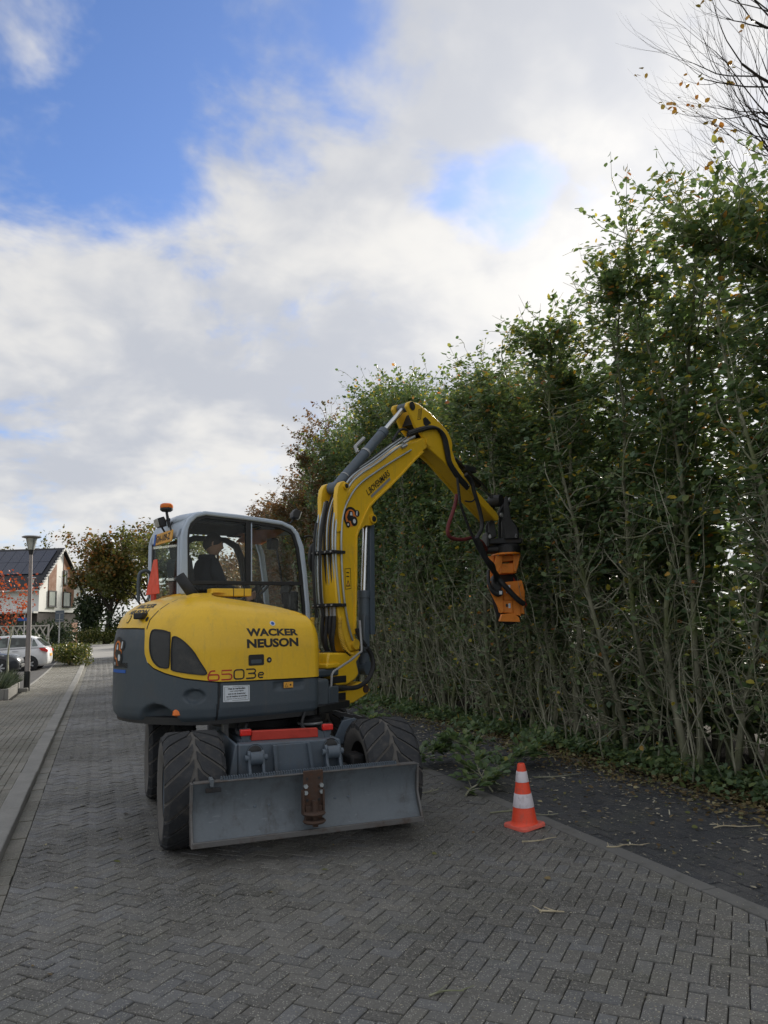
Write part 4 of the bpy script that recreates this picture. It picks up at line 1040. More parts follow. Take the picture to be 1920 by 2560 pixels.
# ------------------------------------------------------------------ wheeled excavator
EX = empty('excavator', (1.55, 7.75, 0)); tag(EX, 'yellow and grey wheeled excavator with raised boom parked on the road', 'excavator')
MW = Matrix.Translation((-1.55, -7.75, 0))               # world -> root
MU = Matrix.Rotation(R(15), 4, 'Z')                      # upper structure: x forward, y left
KP = (0.85, -0.20)
MBO = MU @ Matrix.Translation((KP[0], KP[1], 0)) @ Matrix.Rotation(R(15), 4, 'Z')   # boom frame
def up(): return MB(MU)
def bo(): return MB(MBO)
def un(): return MB(MW)

# ---- wheels
RW = .43
def wheel(x, y, steer=0, outer=-1):
    M = MW @ Matrix.Translation((x, y, RW)) @ Matrix.Rotation(steer, 4, 'Z')
    hw = .225
    prof = [(.25, -hw*.86), (.30, -hw*.98), (.36, -hw), (.398, -hw*.95), (.412, -hw*.82), (.418, 0), (.412, hw*.82), (.398, hw*.95), (.36, hw), (.30, hw*.98), (.25, hw*.86)]
    w = MB(M).lathe(prof, (0, 0, 0), 'x', 56).build('wheel', 'tyrewall', EX, smooth=50)
    t = MB(M); n = 19; pitch = 2*math.pi/n
    def P(xx, th, r): return (xx, r*math.cos(th), r*math.sin(th))
    for k in range(n):
        for sg_ in (-1, 1):
            th0 = k*pitch+(pitch/2 if sg_ > 0 else 0)
            b = len(t.v); cols = 7; wth = pitch*.87
            for i in range(cols):
                f = i/(cols-1); xx = sg_*(.012+f*(hw*1.0-.012)); thc = th0+f*.42-(.10 if i == 0 else 0)
                rtop = RW-.004*f**3-(.03 if i == cols-1 else 0); rb = .40-(.04 if i == cols-1 else 0)
                wd = wth*(1 if i else .62)
                for th, r in ((thc-wd/2, rb), (thc-wd/2+.012, rtop), (thc+wd/2-.012, rtop), (thc+wd/2, rb)): t.pt(P(xx, th, r))
            for i in range(cols-1):
                for q in range(3): a = b+i*4+q; t.f.append((a, a+1, a+5, a+4))
            t.f.append((b, b+1, b+2, b+3)); e = b+(cols-1)*4; t.f.append((e+3, e+2, e+1, e))
    t.build('tread', 'tyre', w, smooth=30)
    MB(M).lathe([(.255, outer*hw*.84), (.24, outer*hw*.7), (.22, outer*.07), (.12, outer*.06), (.11, outer*.12), (0, outer*.12)], (0, 0, 0), 'x', 40).build('rim', 'framegrey', w, smooth=40)
    MB(M).lathe([(.255, -outer*hw*.84), (.235, -outer*hw*.6), (.19, -outer*.02), (0, -outer*.02)], (0, 0, 0), 'x', 40).build('rim_inside', 'darkmetal', w, smooth=40)
    for k in range(8):
        a = k*math.pi/4; MB(M).cyl((outer*.06, .165*math.cos(a), .165*math.sin(a)), (outer*.085, .165*math.cos(a), .165*math.sin(a)), .014, 6).build('wheel_nut', 'darkmetal', w)
wheel(.695, 6.40, 0, -1); wheel(2.275, 6.40, 0, 1); wheel(.695, 8.30, 0, -1); wheel(2.275, 8.30, 0, 1)

# ---- chassis
un().span(1.10, 1.87, 6.20, 8.6, .47, .74).build('chassis_frame', 'framegrey', EX, bevel=.02)
for y in (6.40, 8.30): un().tube([(.9, y, RW), (2.07, y, RW)], .085, 14).build('axle', 'darkmetal', EX)
for y in (6.40, 8.30):
    for x in (.93, 2.04): un().span(x-.07, x+.07, y-.12, y+.12, RW-.14, RW+.16).build('axle_hub', 'darkmetal', EX, bevel=.03)
un().lathe([(0, .74), (.52, .74), (.52, .80), (.47, .82), (.47, .88), (0, .88)], (1.55, 7.75, 0), 'z', 40).build('slew_ring', 'black', EX)
un().prism([(1.02, .50), (1.87, .47), (1.83, .757), (1.02, .772)], 6.10, 6.22).build('front_plate', 'framegrey', EX, bevel=.012)
un().prism([(1.306, .51), (1.596, .51), (1.567, .75), (1.292, .748)], 6.075, 6.098).build('cover_plate', 'framegrey', EX, bevel=.004)
for a, b in ((1.292, 1.306), (1.562, 1.592)): un().prism([(a-.014, .75), (a+.012, .75), (b+.012, .51), (b-.014, .51)], 6.045, 6.10).build('cover_rib', 'framegrey', EX, bevel=.003)
un().prism([(.93, .44), (1.02, .44), (1.02, .77), (1.0, .77)], 6.12, 7.1).build('side_gusset', 'framegrey', EX, bevel=.01)
# blade lift links
for x0 in (1.145, 1.753):
    for dx in (-.052, .052):
        un().prism([(5.82, .36), (5.90, .36), (6.05, .50), (6.09, .60), (6.09, .70), (6.06, .725), (6.03, .70), (6.02, .60)], x0+dx-.011, x0+dx+.011, 'yz').build('link_plate', 'framegrey', EX, bevel=.004)
    un().cyl((x0-.045, 6.05, .665), (x0+.045, 6.05, .665), .050, 18).build('link_bushing', 'framegrey', EX)
    un().cyl((x0-.085, 6.05, .67), (x0+.085, 6.05, .67), .024, 14).build('link_pin', 'framegrey', EX)
    un().lathe([(0, 0), (.052, 0), (.06, .004), (.066, 0)], (x0, 6.098, .70), 'y', 24).build('link_recess', 'black', EX)
    un().span(x0-.06, x0+.06, 5.86, 6.25, .30, .42).build('blade_arm', 'framegrey', EX, bevel=.012)
# blade: curved plate
bl = un(); N_ = 12; prof = []
for i in range(N_+1):
    t = i/N_; prof.append((5.72+.085*(1-(2*t-1)**2)+.05*t, .165+.405*t))
outl = prof+[(y+.035, z) for y, z in reversed(prof)]
bl.prism(outl, .640, 2.362, 'yz'); blade = bl.build('blade', 'blade', EX, smooth=30)
un().span(.636, 2.366, 5.702, 5.722, .150, .190).build('cutting_edge', 'wornsteel', blade, bevel=.004)
un().prism([(5.70, .152), (5.80, .152), (5.85, .30), (5.85, .572), (5.77, .572), (5.80, .36)], .628, .646, 'yz').build('blade_end_plate', 'wornsteel', blade, bevel=.003)
un().prism([(5.70, .15), (5.80, .15), (5.86, .30), (5.85, .57), (5.77, .57), (5.80, .36)], 2.356, 2.374, 'yz').build('blade_end_plate', 'wornsteel', blade, bevel=.003)
un().span(.650, 2.355, 5.765, 5.835, .566, .578).build('top_flange', 'wornsteel', blade, bevel=.003)
se = un(); n_ = 74
for k in range(n_):
    x = .84+(2.19-.84)*k/n_; se.prism([(x, .578), (x+.0182, .578), (x+.0125, .600), (x+.0055, .600)], 5.785, 5.825)
se.build('step_grating', 'framegrey', blade, smooth=0)
un().span(.76, .785, 5.735, 5.84, .545, .60).build('clip', 'blade', blade, bevel=.004); un().span(.73, .84, 5.752, 5.772, .505, .535).build('clip_plate', 'darkmetal', blade, bevel=.003)
# rusty tow hitch
hp = un().span(1.425, 1.572, 5.688, 5.712, .345, .605).build('tow_hitch', 'rust', EX, bevel=.004)
un().span(1.412, 1.425, 5.66, 5.72, .30, .47).build('hitch_cheek', 'rust', hp, bevel=.003); un().span(1.560, 1.575, 5.66, 5.72, .30, .47).build('hitch_cheek', 'rust', hp, bevel=.003)
for z in (.30, .245): un().lathe([(0, z), (.075, z), (.085, z+.012), (.075, z+.024), (0, z+.024)], (1.495, 5.665, 0), 'z', 20).build('hitch_jaw', 'rust', hp)
un().span(1.43, 1.56, 5.67, 5.71, .24, .36).build('hitch_body', 'rust', hp, bevel=.006)
un().cyl((1.50, 5.655, .22), (1.50, 5.655, .40), .022, 12).build('hitch_pin', 'rust', hp)
for x in (1.437, 1.555):
    for z in (.50, .455): un().cyl((x, 5.69, z), (x, 5.665, z), .016, 6).build('bolt', 'steelpipe', hp)
for z in (.55, .40):
    for x in (1.45, 1.54): un().cyl((x, 5.69, z), (x, 5.684, z), .010, 8).build('bolt_hole', 'black', hp)
# red bar and tail lights
un().prism([(1.15, .765), (1.70, .755), (1.695, .828), (1.155, .840)], 6.28, 6.33).build('bumper_bar', 'red', EX, bevel=.006)
for x0, x1, z0 in ((1.062, 1.150, .808), (1.735, 1.822, .806)):
    lo = un().span(x0, x1, 6.26, 6.31, z0, z0+.048).build('tail_light', 'redlens', EX, bevel=.008)
    un().span(x0-.003, x1+.003, 6.30, 6.33, z0-.003, z0+.051).build('lamp_housing', 'black', lo, bevel=.004)
    xc = (x0+x1)/2
    un().prism([(xc-.036, z0-.002), (xc+.036, z0-.002), (xc+.018, .74), (xc-.018, .74)], 6.29, 6.305).build('lamp_bracket', 'framegrey', EX, bevel=.002)
# steps and fender on the right of the chassis
un().prism([(1.98, .60), (2.10, .60), (2.28, .70), (2.20, .82), (2.08, .80)], 6.85, 6.88).build('fender_plate', 'framegrey', EX, bevel=.005)
sp_ = un(); sp_.box((2.30, 7.72, .77), (.62, .20, .035), Matrix.Rotation(R(14), 3, 'Y')); st_ = sp_.build('step', 'darkmetal', EX, bevel=.004)
for k in range(5):
    m = un(); m.box((2.10+.1*k, 7.72, .835-.025*k), (.05, .19, .012), Matrix.Rotation(R(14), 3, 'Y')); m.build('step_tread', 'galvanised', st_, smooth=0)
sp_ = un(); sp_.box((2.42, 7.45, .70), (.34, .10, .06), Matrix.Rotation(R(14), 3, 'Y')); sp_.build('step_end', 'framegrey', EX, bevel=.006)
un().lathe([(0, 0), (.06, .0), (.10, .03), (.11, .08), (.07, .13), (0, .15)], (1.83, 7.05, .74), 'z', 20).build('travel_motor', 'black', EX)
un().lathe([(.112, .035), (.118, .045), (.112, .055)], (1.83, 7.05, .735), 'z', 24).build('motor_seal', 'galvanised', EX)
un().span(1.02, 1.07, 6.9, 7.0, .70, .90).build('hose_guide', 'galvanised', EX, bevel=.01)
for k, (x, y) in enumerate(((1.15, 6.8), (1.22, 6.75), (1.72, 6.8))):
    un().tube(spline([(x, y, .90), (x-.05, y-.1, .80), (x+.02, y-.2, .74), (x+.1, y-.15, .70)]), .014, 8).build('chassis_hose', 'hose', EX)

# ---- upper body shell
PATH = [(.10, -.12), (.10, -.5), (.10, -.84), (.085, -.92), (.04, -.968), (-.03, -.98), (-.3, -.985), (-.65, -.985), (-.85, -.965), (-1.0, -.91), (-1.13, -.81), (-1.25, -.65), (-1.35, -.45), (-1.42, -.2), (-1.44, 0), (-1.42, .2), (-1.35, .45), (-1.25, .65), (-1.13, .81), (-1.0, .91), (-.85, .97)]
_pp = [Vector((p.x, p.y)) for p in spline([(a, b, 0) for a, b in PATH], 16)]
_ss = [0.0]
for a, b in zip(_pp, _pp[1:]): _ss.append(_ss[-1]+(b-a).length)
_px = np.array([p.x for p in _pp]); _py = np.array([p.y for p in _pp]); _sa = np.array(_ss); SMAX = _ss[-1]
def plan(s):
    s = min(max(s, 0), SMAX); e = .012
    x, y = np.interp(s, _sa, _px), np.interp(s, _sa, _py)
    x1, y1 = np.interp(min(s+e, SMAX), _sa, _px), np.interp(min(s+e, SMAX), _sa, _py); x0, y0 = np.interp(max(s-e, 0), _sa, _px), np.interp(max(s-e, 0), _sa, _py)
    t = Vector((x1-x0, y1-y0)).normalized(); return Vector((x, y)), Vector((t.y, -t.x))*-1
# outward normal: away from the slew axis
def outn(s):
    p, n = plan(s)
    if n.dot(p-Vector((-.4, -.1))) < 0: n = -n
    return p, n
INZ = [.86, .88, .93, 1.0, 1.5, 1.6, 1.68, 1.76, 1.83, 1.885, 1.925, 1.96, 1.985, 1.995]
IND = [.10, .055, .012, 0, 0, .010, .028, .062, .115, .195, .30, .45, .62, .90]
def sst(a, b, x): t = min(max((x-a)/(b-a), 0), 1); return t*t*(3-2*t)
def dent(s, z):
    d = 0
    q = ((s-2.005)/.10)**2+((z-1.105)/.06)**2
    if q < 1: d += .035*sst(0, .55, 1-q)
    if z < 1.06:
        a = sst(2.125, 2.16, s)*(1-sst(2.36, 2.62, s)); lim = .86+.185*math.sin(math.pi*min(1, max(0, (2.62-s)/.5)))**.6
        d += .13*a*(1-sst(lim-.05, lim+.005, z))
    if 1.0 < s < 1.33: d += .014*sst(1.0, 1.04, s)*(1-sst(1.27, 1.33, s))*sst(1.105, 1.135, z)*(1-sst(1.175, 1.19, z))
    if abs(s-1.80-.10*max(0, 1.1-z)) < .007 and z < 1.2: d += .012
    return d
def surf(s, z, off=0.0, nodent=False):
    p, n = outn(s); ins = float(np.interp(z, INZ, IND)) + (0 if nodent else dent(s, z))
    if s < .82: ins = min(ins, .13)
    q = p-n*ins+n*off
    k = .27*min(1, max(0, (1.9-s)/.95))
    if z > 1.6: z = min(z, float(np.interp(max(0, .104-q.x), IND[4:], INZ[4:])))
    zz = z-max(0, z-1.55)*k
    if s > 2.3 and q.y > -.08: q.x = min(q.x, -.905)
    if q.y > -.06 and s < 2.3: q.y = -.06
    return Vector((q.x, q.y, zz))
BS, BZ = [0, 1.0, 1.806, 2.088, 2.271, 2.397, 2.473, 2.505, 2.522, 2.545, 2.70, 3.3, 4.2], [1.195, 1.20, 1.212, 1.25, 1.292, 1.335, 1.385, 1.45, 1.60, 1.668, 1.674, 1.68, 1.68]
def zbound(s): return float(np.interp(s, BS, BZ))
ss = sorted(set(list(np.linspace(0, .75, 8))+list(np.linspace(.75, 2.4, 170))+list(np.linspace(2.4, 2.6, 50))+list(np.linspace(2.6, SMAX, 110))))
def shell(name, z0f, z1f, rows, mat, off=0.0):
    m = up(); n = len(rows)
    for s in ss:
        a, b = z0f(s), z1f(s)
        for r in rows: m.pt(surf(s, a+(b-a)*r, off))
    for i in range(len(ss)-1):
        for j in range(n-1): a = i*n+j; m.f.append((a, a+n, a+n+1, a+1))
    return m.build(name, mat, EX, smooth=50)
def dense(n, p=1.0): return [((i/n)**p) for i in range(n+1)]
skirt = shell('counterweight', lambda s: .862, lambda s: zbound(s)-.006, dense(34), 'bodygrey')
hood = shell('engine_hood', lambda s: zbound(s)+.006, lambda s: 1.995, [i/16*.55 for i in range(16)]+[.55+.45*(1-(1-i/22)**1.9) for i in range(23)], 'yellow', .004)
# dark seal behind the joint, floor plate below
shell('body_seal', lambda s: zbound(s)-.03, lambda s: zbound(s)+.03, [0, 1], 'black', -.014)
fl = up(); fl.prism([(p.x*.97, p.y*.97) for p in _pp[::6]]+[(-.5, .95), (.5, .95), (.62, .5), (.62, -.6), (.1, -.9)], .87, .93, 'xy'); fl.build('floor_plate', 'black', EX, smooth=0)
up().span(-.85, .55, -.10, .97, .90, 1.30).build('cab_base', 'bodygrey', EX, bevel=.03)
up().span(.08, .34, -.70, -.02, .88, 1.16).build('front_console', 'bodygrey', EX, bevel=.03)
# seam lines of the hood
def strip(name, pts, w, mat, parent, off):
    m = up(); n = len(pts)
    for i, (s, z) in enumerate(pts):
        a, b = pts[max(i-1, 0)], pts[min(i+1, n-1)]; dx, dz = b[0]-a[0], b[1]-a[1]; l = math.hypot(dx, dz); nx, nz = -dz/l*w/2, dx/l*w/2
        m.pt(surf(s+nx, z+nz, off, True)); m.pt(surf(s-nx, z-nz, off, True))
    for i in range(n-1): m.f.append((2*i, 2*i+1, 2*i+3, 2*i+2))
    return m.build(name, mat, parent)
strip('panel_gap', [(2.512, 1.665+.02*i) for i in range(5)]+[(2.50-.012*i, 1.76+.02*i) for i in range(9)], .012, 'black', hood, .0055)
strip('panel_gap', [(1.80+.10*max(0, 1.1-z), z) for z in np.linspace(.90, 1.20, 10)], .010, 'black', skirt, .002)
def patch(name, poly, mat, parent, off, grid=.02):
    """filled outline in (s, z) laid on the shell"""
    bm = bmesh.new(); vs = [bm.verts.new((a, b, 0)) for a, b in poly]; bm.faces.new(vs)
    for ax in (0, 1):
        lo = min(p[ax] for p in poly); hi = max(p[ax] for p in poly); t = lo+grid
        while t < hi:
            co = [0, 0, 0]; co[ax] = t; no = [0, 0, 0]; no[ax] = 1
            bmesh.ops.bisect_plane(bm, geom=bm.verts[:]+bm.edges[:]+bm.faces[:], plane_co=co, plane_no=no); t += grid
    for v in bm.verts: v.co = MU @ surf(v.co.x, v.co.y, off, True)
    me = bpy.data.meshes.new(name); bm.to_mesh(me); bm.free(); me.materials.append(MATS[mat]); me.polygons.foreach_set('use_smooth', [True]*len(me.polygons))
    return link(bpy.data.objects.new(name, me), parent)
def rounded(poly, n=4):
    """closed smooth outline"""
    P = [Vector((a, b, 0)) for a, b in poly]; m = len(P); out = []
    for i in range(m):
        a, b, c, d = P[i-1], P[i], P[(i+1) % m], P[(i+2) % m]
        for k in range(n): t = k/n; q = .5*((2*b)+(c-a)*t+(2*a-5*b+4*c-d)*t*t+(3*b-a-3*c+d)*t**3); out.append((q.x, q.y))
    return out
def grown(poly, d):
    cx = sum(p[0] for p in poly)/len(poly); cy = sum(p[1] for p in poly)/len(poly)
    return [(x+(x-cx)/math.hypot(x-cx, y-cy)*d, y+(y-cy)/math.hypot(x-cx, y-cy)*d) for x, y in poly]
VENT1 = [(2.440, 1.640), (2.36, 1.652), (2.262, 1.632), (2.236, 1.60), (2.234, 1.38), (2.250, 1.345), (2.30, 1.348), (2.342, 1.36), (2.40, 1.41), (2.434, 1.5)]
VENT2 = [(2.196, 1.590), (2.165, 1.59), (2.103, 1.555), (2.03, 1.485), (1.963, 1.39), (1.908, 1.305), (1.925, 1.283), (1.99, 1.29), (2.10, 1.308), (2.19, 1.325), (2.203, 1.36), (2.204, 1.56)]
for vv in (VENT1, VENT2):
    pv = rounded(vv); v_ = patch('vent', pv, 'vent_mesh', hood, .0065)
    m = up(); o = grown(pv, .010); n = len(pv)
    for (a, b), (c, d) in zip(pv, o): m.pt(surf(a, b, .006, True)); m.pt(surf(a, b, .013, True)); m.pt(surf(c, d, .013, True)); m.pt(surf(c, d, .003, True))
    for i in range(n):
        j = (i+1) % n
        for q in range(3): m.f.append((i*4+q, i*4+q+1, j*4+q+1, j*4+q))
    m.build('vent_rim', 'black', v_)
# lettering and decals on the shell (s runs toward the tail, so u = -x)
def onshell(s0, z0, off=.006): return lambda x, y: MU @ surf(s0-x, z0+y, off, True)
text_obj('brand_lettering', 'WACKER', .1, 'black', onshell(1.560, 1.585), hood, bold=.0045, width=.497, height=.078)
text_obj('brand_lettering', 'NEUSON', .1, 'black', onshell(1.562, 1.482), hood, bold=.0045, width=.497, height=.078)
text_obj('brand_lettering', 'WACKER', .1, 'black', onshell(2.95, 1.850, .008), hood, bold=.004, width=.36, height=.038)
text_obj('brand_lettering', 'NEUSON', .1, 'black', onshell(2.97, 1.800, .008), hood, bold=.004, width=.36, height=.038)
def strokes(name, lines, w, mat, s0, z0, sc, parent):
    m = up()
    for ln_ in lines:
        P = [Vector((a, b, 0)) for a, b in ln_]; n = len(P)
        for i, p in enumerate(P):
            a, b = P[max(i-1, 0)], P[min(i+1, n-1)]; d = (b-a).normalized(); nn = Vector((-d.y, d.x, 0))*w/2
            for q in (p+nn, p-nn): m.pt(surf(s0-q.x*sc, z0+q.y*sc, .0065, True))
        b0 = len(m.v)-2*n
        for i in range(n-1): m.f.append((b0+2*i, b0+2*i+1, b0+2*i+3, b0+2*i+2))
    return m.build(name, mat, parent, smooth=0)
def rrect(x0, x1, y0, y1, r=.2, close=True):
    out = []
    for cx, cy, a in ((x1-r, y0+r, -90), (x1-r, y1-r, 0), (x0+r, y1-r, 90), (x0+r, y0+r, 180)):
        for k in range(4): t = R(a+30*k); out.append((cx+r*math.cos(t), cy+r*math.sin(t)))
    return out+[out[0]] if close else out
W6 = 1.15; GAP = 1.42
d6 = [rrect(0, W6, 0, .58), [(.02, .3), (.05, .62), (.22, .92), (.42, 1.0), (.75, 1.0)]]
d5 = [[(W6, 1.0), (.05, 1.0), (.05, .60), (.85, .60), (1.08, .52), (W6, .36), (W6, .2), (1.05, .05), (.9, 0), (0, 0)]]
d0 = [rrect(0, W6, 0, 1.0, .28)]
d3 = [[(0, 1.0), (.9, 1.0), (1.08, .92), (W6, .78), (1.05, .6), (.85, .53), (.25, .53)], [(.85, .53), (1.08, .44), (W6, .28), (1.08, .08), (.9, 0), (0, 0)]]
de = [[(.1, .3), (.62, .3), (.66, .42), (.55, .56), (.2, .56), (.04, .42), (.04, .14), (.2, 0), (.6, 0)]]
def sh(ls, dx): return [[(x+dx, y) for x, y in l] for l in ls]
strokes('model_number', sh(d6, 0)+sh(d5, GAP), .16, 'red', 1.890, 1.232, .075, hood)
strokes('model_number', sh(d0, 2*GAP)+sh(d3, 3*GAP)+sh(de, 4*GAP+.05), .16, 'black', 1.890, 1.232, .075, hood)
# door latch, lock, badge
patch('hood_latch', rrect(1.405, 1.550, 1.335, 1.427, .014, False), 'black', hood, .007)
patch('hood_latch_grip', rrect(1.428, 1.528, 1.352, 1.385, .01, False), 'bodygrey', hood, .010)
def disc(name, s, z, r, mat, parent, off): return patch(name, [(s+r*math.cos(t*math.pi/9), z+r*math.sin(t*math.pi/9)) for t in range(18)], mat, parent, off, .05)
disc('lock', 1.355, 1.376, .024, 'black', hood, .006); disc('lock_core', 1.355, 1.376, .009, 'galvanised', hood, .009)
disc('badge', 1.300, 1.716, .026, 'sticker_white', hood, .0065); disc('badge_print', 1.300, 1.716, .016, 'blueprint', hood, .009)
disc('lock', 2.556, 1.752, .020, 'black', hood, .008); disc('badge', 2.875, 1.757, .036, 'black', hood, .0075); disc('badge_print', 2.875, 1.757, .027, 'yellow', hood, .010)
lo_ = up(); p = surf(2.64, 1.785); p2 = surf(2.64, 1.785, .07)
lo_.box((p+p2)/2+Vector((0, 0, -.005)), (.09, .10, .055), Matrix.Rotation(R(28), 3, 'Z')); lo_.build('rear_work_light', 'black', hood, bevel=.012)
# white notice and orange label on the skirt
nt = patch('notice_label', [(1.768, 1.050), (1.538, 1.042), (1.538, 1.176), (1.768, 1.184)], 'sticker_white', skirt, .004)
def frame_lines(s0, s1, z0, z1, w):
    for a, b in (((s0, z0), (s1, z0)), ((s1, z0), (s1, z1)), ((s1, z1), (s0, z1)), ((s0, z1), (s0, z0))): strip('notice_border', [a, ((a[0]+b[0])/2, (a[1]+b[1])/2), b], w, 'black', nt, .0055)
frame_lines(1.756, 1.550, 1.058, 1.170, .0022)
for k, (tx, wd, hh, zz) in enumerate((('Het is verboden', .150, .0165, 1.147), ('voor onbevoegden', .120, .0115, 1.128), ('zich in de draaicirkel', .150, .0125, 1.107), ('van de machine te bevinden', .182, .0125, 1.086), ('Eigenaar is niet aansprakelijk', .170, .007, 1.069))):
    text_obj('notice_text', tx, .02, 'black', onshell(1.653+wd/2, zz, .0058), nt, bold=.0006, width=wd, height=hh)
ol = patch('warning_label', [(1.215, 1.128), (1.122, 1.128), (1.122, 1.178), (1.215, 1.178)], 'plate', skirt, .0035)
strip('warning_print', [(1.205, 1.136), (1.190, 1.166), (1.175, 1.136), (1.204, 1.1362)], .004, 'black', ol, .005); disc('warning_print', 1.148, 1.152, .008, 'black', ol, .005)
# tractor emblem and owner's name on the tail
def emblem(parent, pt, sc):
    """pt(x, y) maps emblem plane to a point; black ring arc, orange disc, small tractor with wheels"""
    def poly(nm, pts, mat, lift):
        m = MB(); 
        for x, y in pts: m.pt(pt(x*sc, y*sc, lift))
        m.f.append(tuple(range(len(pts)))); return m.build(nm, mat, parent, smooth=0)
    def arc(nm, cx, cy, r0, r1, a0, a1, mat, lift, n=14):
        m = MB()
        for k in range(n+1):
            t = R(a0+(a1-a0)*k/n)
            for r in (r0, r1): m.pt(pt((cx+r*math.cos(t))*sc, (cy+r*math.sin(t))*sc, lift))
        for k in range(n): m.f.append((2*k, 2*k+1, 2*k+3, 2*k+2))
        return m.build(nm, mat, parent, smooth=0)
    arc('emblem', 0, 0, 0, .42, 0, 360, 'orangebody', .001); arc('emblem', 0, .02, .40, .52, 40, 235, 'black', .002)
    poly('emblem', [(-.3, .0), (-.12, .34), (.1, .34), (.16, .05), (.1, -.15), (-.2, -.15)], 'black', .003)
    poly('emblem', [(-.08, .12), (-.04, .28), (.07, .28), (.1, .12)], 'sticker_white', .004)
    arc('emblem', .22, -.14, 0, .24, 0, 360, 'black', .004); arc('emblem', .22, -.14, 0, .11, 0, 360, 'sticker_white', .005)
    arc('emblem', -.22, -.34, 0, .15, 0, 360, 'black', .004); arc('emblem', -.22, -.34, 0, .06, 0, 360, 'sticker_white', .005)
    arc('emblem', .45, .26, 0, .17, 0, 360, 'black', .003); poly('emblem', [(.36, .16), (.40, .38), (.48, .38), (.46, .16)], 'sticker_white', .004)
emblem(skirt, lambda x, y, l: MU @ surf(2.985-x, 1.46+y, .004+l, True), .27)
text_obj('owner_lettering', 'L.BOVENMARS', .1, 'black', onshell(3.13, 1.335, .005), skirt, bold=.003, width=.37, height=.045)
patch('owner_stripe', [(3.15, 1.290), (2.79, 1.290), (2.79, 1.318), (3.15, 1.318)], 'blueprint', skirt, .004)
lt = up(); p = surf(2.165, .955, -.02, True); lt.lathe([(0, .055), (.025, .05), (.038, .03), (.042, 0), (0, -.02)], tuple(p), 'z', 16); lt.build('corner_light', 'amber', skirt)

# ---- cab
CO = [(-.903, 1.98), (-.902, 2.53), (-.884, 2.606), (-.836, 2.705), (-.77, 2.757), (-.669, 2.785), (-.332, 2.773), (-.05, 2.752), (.161, 2.734), (.29, 2.689), (.355, 2.622), (.419, 2.473), (.440, 2.30), (.455, 2.183), (.484, 1.861), (.50, 1.30)]
CI = [(-.828, 1.98), (-.84, 2.52), (-.833, 2.60), (-.813, 2.655), (-.747, 2.72), (-.658, 2.745), (-.332, 2.728), (-.05, 2.710), (.17, 2.692), (.27, 2.655), (.318, 2.60), (.365, 2.46), (.388, 2.30), (.403, 2.18), (.432, 1.861), (.448, 1.30)]
CAB = up().ring(CO, CI, -.09, -.03, close=False).build('cab', 'cabsilver', EX, bevel=.012)
up().ring(CO, CI, .82, .88, close=False).build('side_frame', 'cabsilver', CAB, bevel=.012)
GI = [(x+(.02 if x < -.7 else (-.03 if x > .1 else 0)), z-(.028 if z > 2.62 else .0)) for x, z in CI]
up().ring([(x+(-.004 if x < -.7 else .004 if x > .2 else 0), z+(.004 if z > 2.6 else 0)) for x, z in CI], GI, -.075, -.045, close=False).build('window_seal', 'black', CAB)
# roof: strips across, domed
rf = up(); top = CO[3:11]; nv = 12
for i, (x, z) in enumerate(top):
    for k in range(nv+1):
        v = -.03+.85*k/nv; f = math.sin(math.pi*k/nv)**.7; rf.pt((x-.02*f*(x < -.7), v, z+.028*f*(1 if i > 0 else .4)))
n = nv+1
for i in range(len(top)-1):
    for k in range(nv): a = i*n+k; rf.f.append((a, a+1, a+n+1, a+n))
ro = rf.build('roof', 'cabsilver', CAB, smooth=60)
sol = ro.modifiers.new('thickness', 'SOLIDIFY'); sol.thickness = .03; sol.offset = -1
up().span(-.80, -.05, -.02, .81, 2.665, 2.70).build('headliner', 'seatcloth', CAB, bevel=.01)
up().span(-.02, .24, .06, .76, 2.668, 2.688).build('roof_hatch', 'hatchglass', CAB)
vz = up()  # tinted roof hatch panel, sloped so its underside shows
for dz in (0, .012):
    for q in ((-.12, .0, 2.672), (.25, .0, 2.645), (.33, .72, 2.575), (.02, .72, 2.590)): vz.pt((q[0], q[1], q[2]+dz))
vz.f += [(0, 1, 2, 3), (7, 6, 5, 4)]+[(i, 4+i, 4+(i+1) % 4, (i+1) % 4) for i in range(4)]; vz.build('hatch_panel', 'hatchglass', CAB, smooth=0)
for a, b, c, d in ((-.05, -.02, -.02, .81), (.24, .28, -.02, .81), (-.05, .28, -.03, .06), (-.05, .28, .76, .82)): up().span(a, b, c, d, 2.655, 2.70).build('hatch_frame', 'black', CAB, bevel=.005)
# rear wall with window
def rearx(z): return float(np.interp(z, [1.9, 2.53, 2.606, 2.705, 2.757], [-.903, -.902, -.884, -.836, -.77]))
def quad_panel(name, v0, v1, z0, z1, mat, off=0.0, th=.02):
    zs = [z0, z1] if z1 <= 2.53 else [z0, 2.53, 2.606, min(2.705, z1)]
    m = up()
    for z in zs:
        for v in (v0, v1):
            for e in (0, th): m.pt((rearx(z)-off+e, v, z))
    for i in range(len(zs)-1):
        a = i*4; m.f += [(a, a+2, a+6, a+4), (a+1, a+5, a+7, a+3), (a, a+4, a+5, a+1), (a+2, a+3, a+7, a+6)]
    m.f += [(0, 1, 3, 2), (len(zs)*4-4, len(zs)*4-2, len(zs)*4-1, len(zs)*4-3)]
    return m.build(name, mat, CAB, smooth=40)
quad_panel('rear_header', -.03, .82, 2.545, 2.705, 'cabsilver'); quad_panel('rear_pillar', -.03, .02, 1.95, 2.54, 'cabsilver'); quad_panel('rear_pillar', .77, .82, 1.95, 2.54, 'cabsilver')
quad_panel('rear_seal', .022, .05, 1.955, 2.538, 'black', -.004); quad_panel('rear_seal', .74, .768, 1.955, 2.538, 'black', -.004)
up().span(-.898, -.892, .03, .76, 1.94, 2.54).build('rear_window', 'rearglass', CAB)
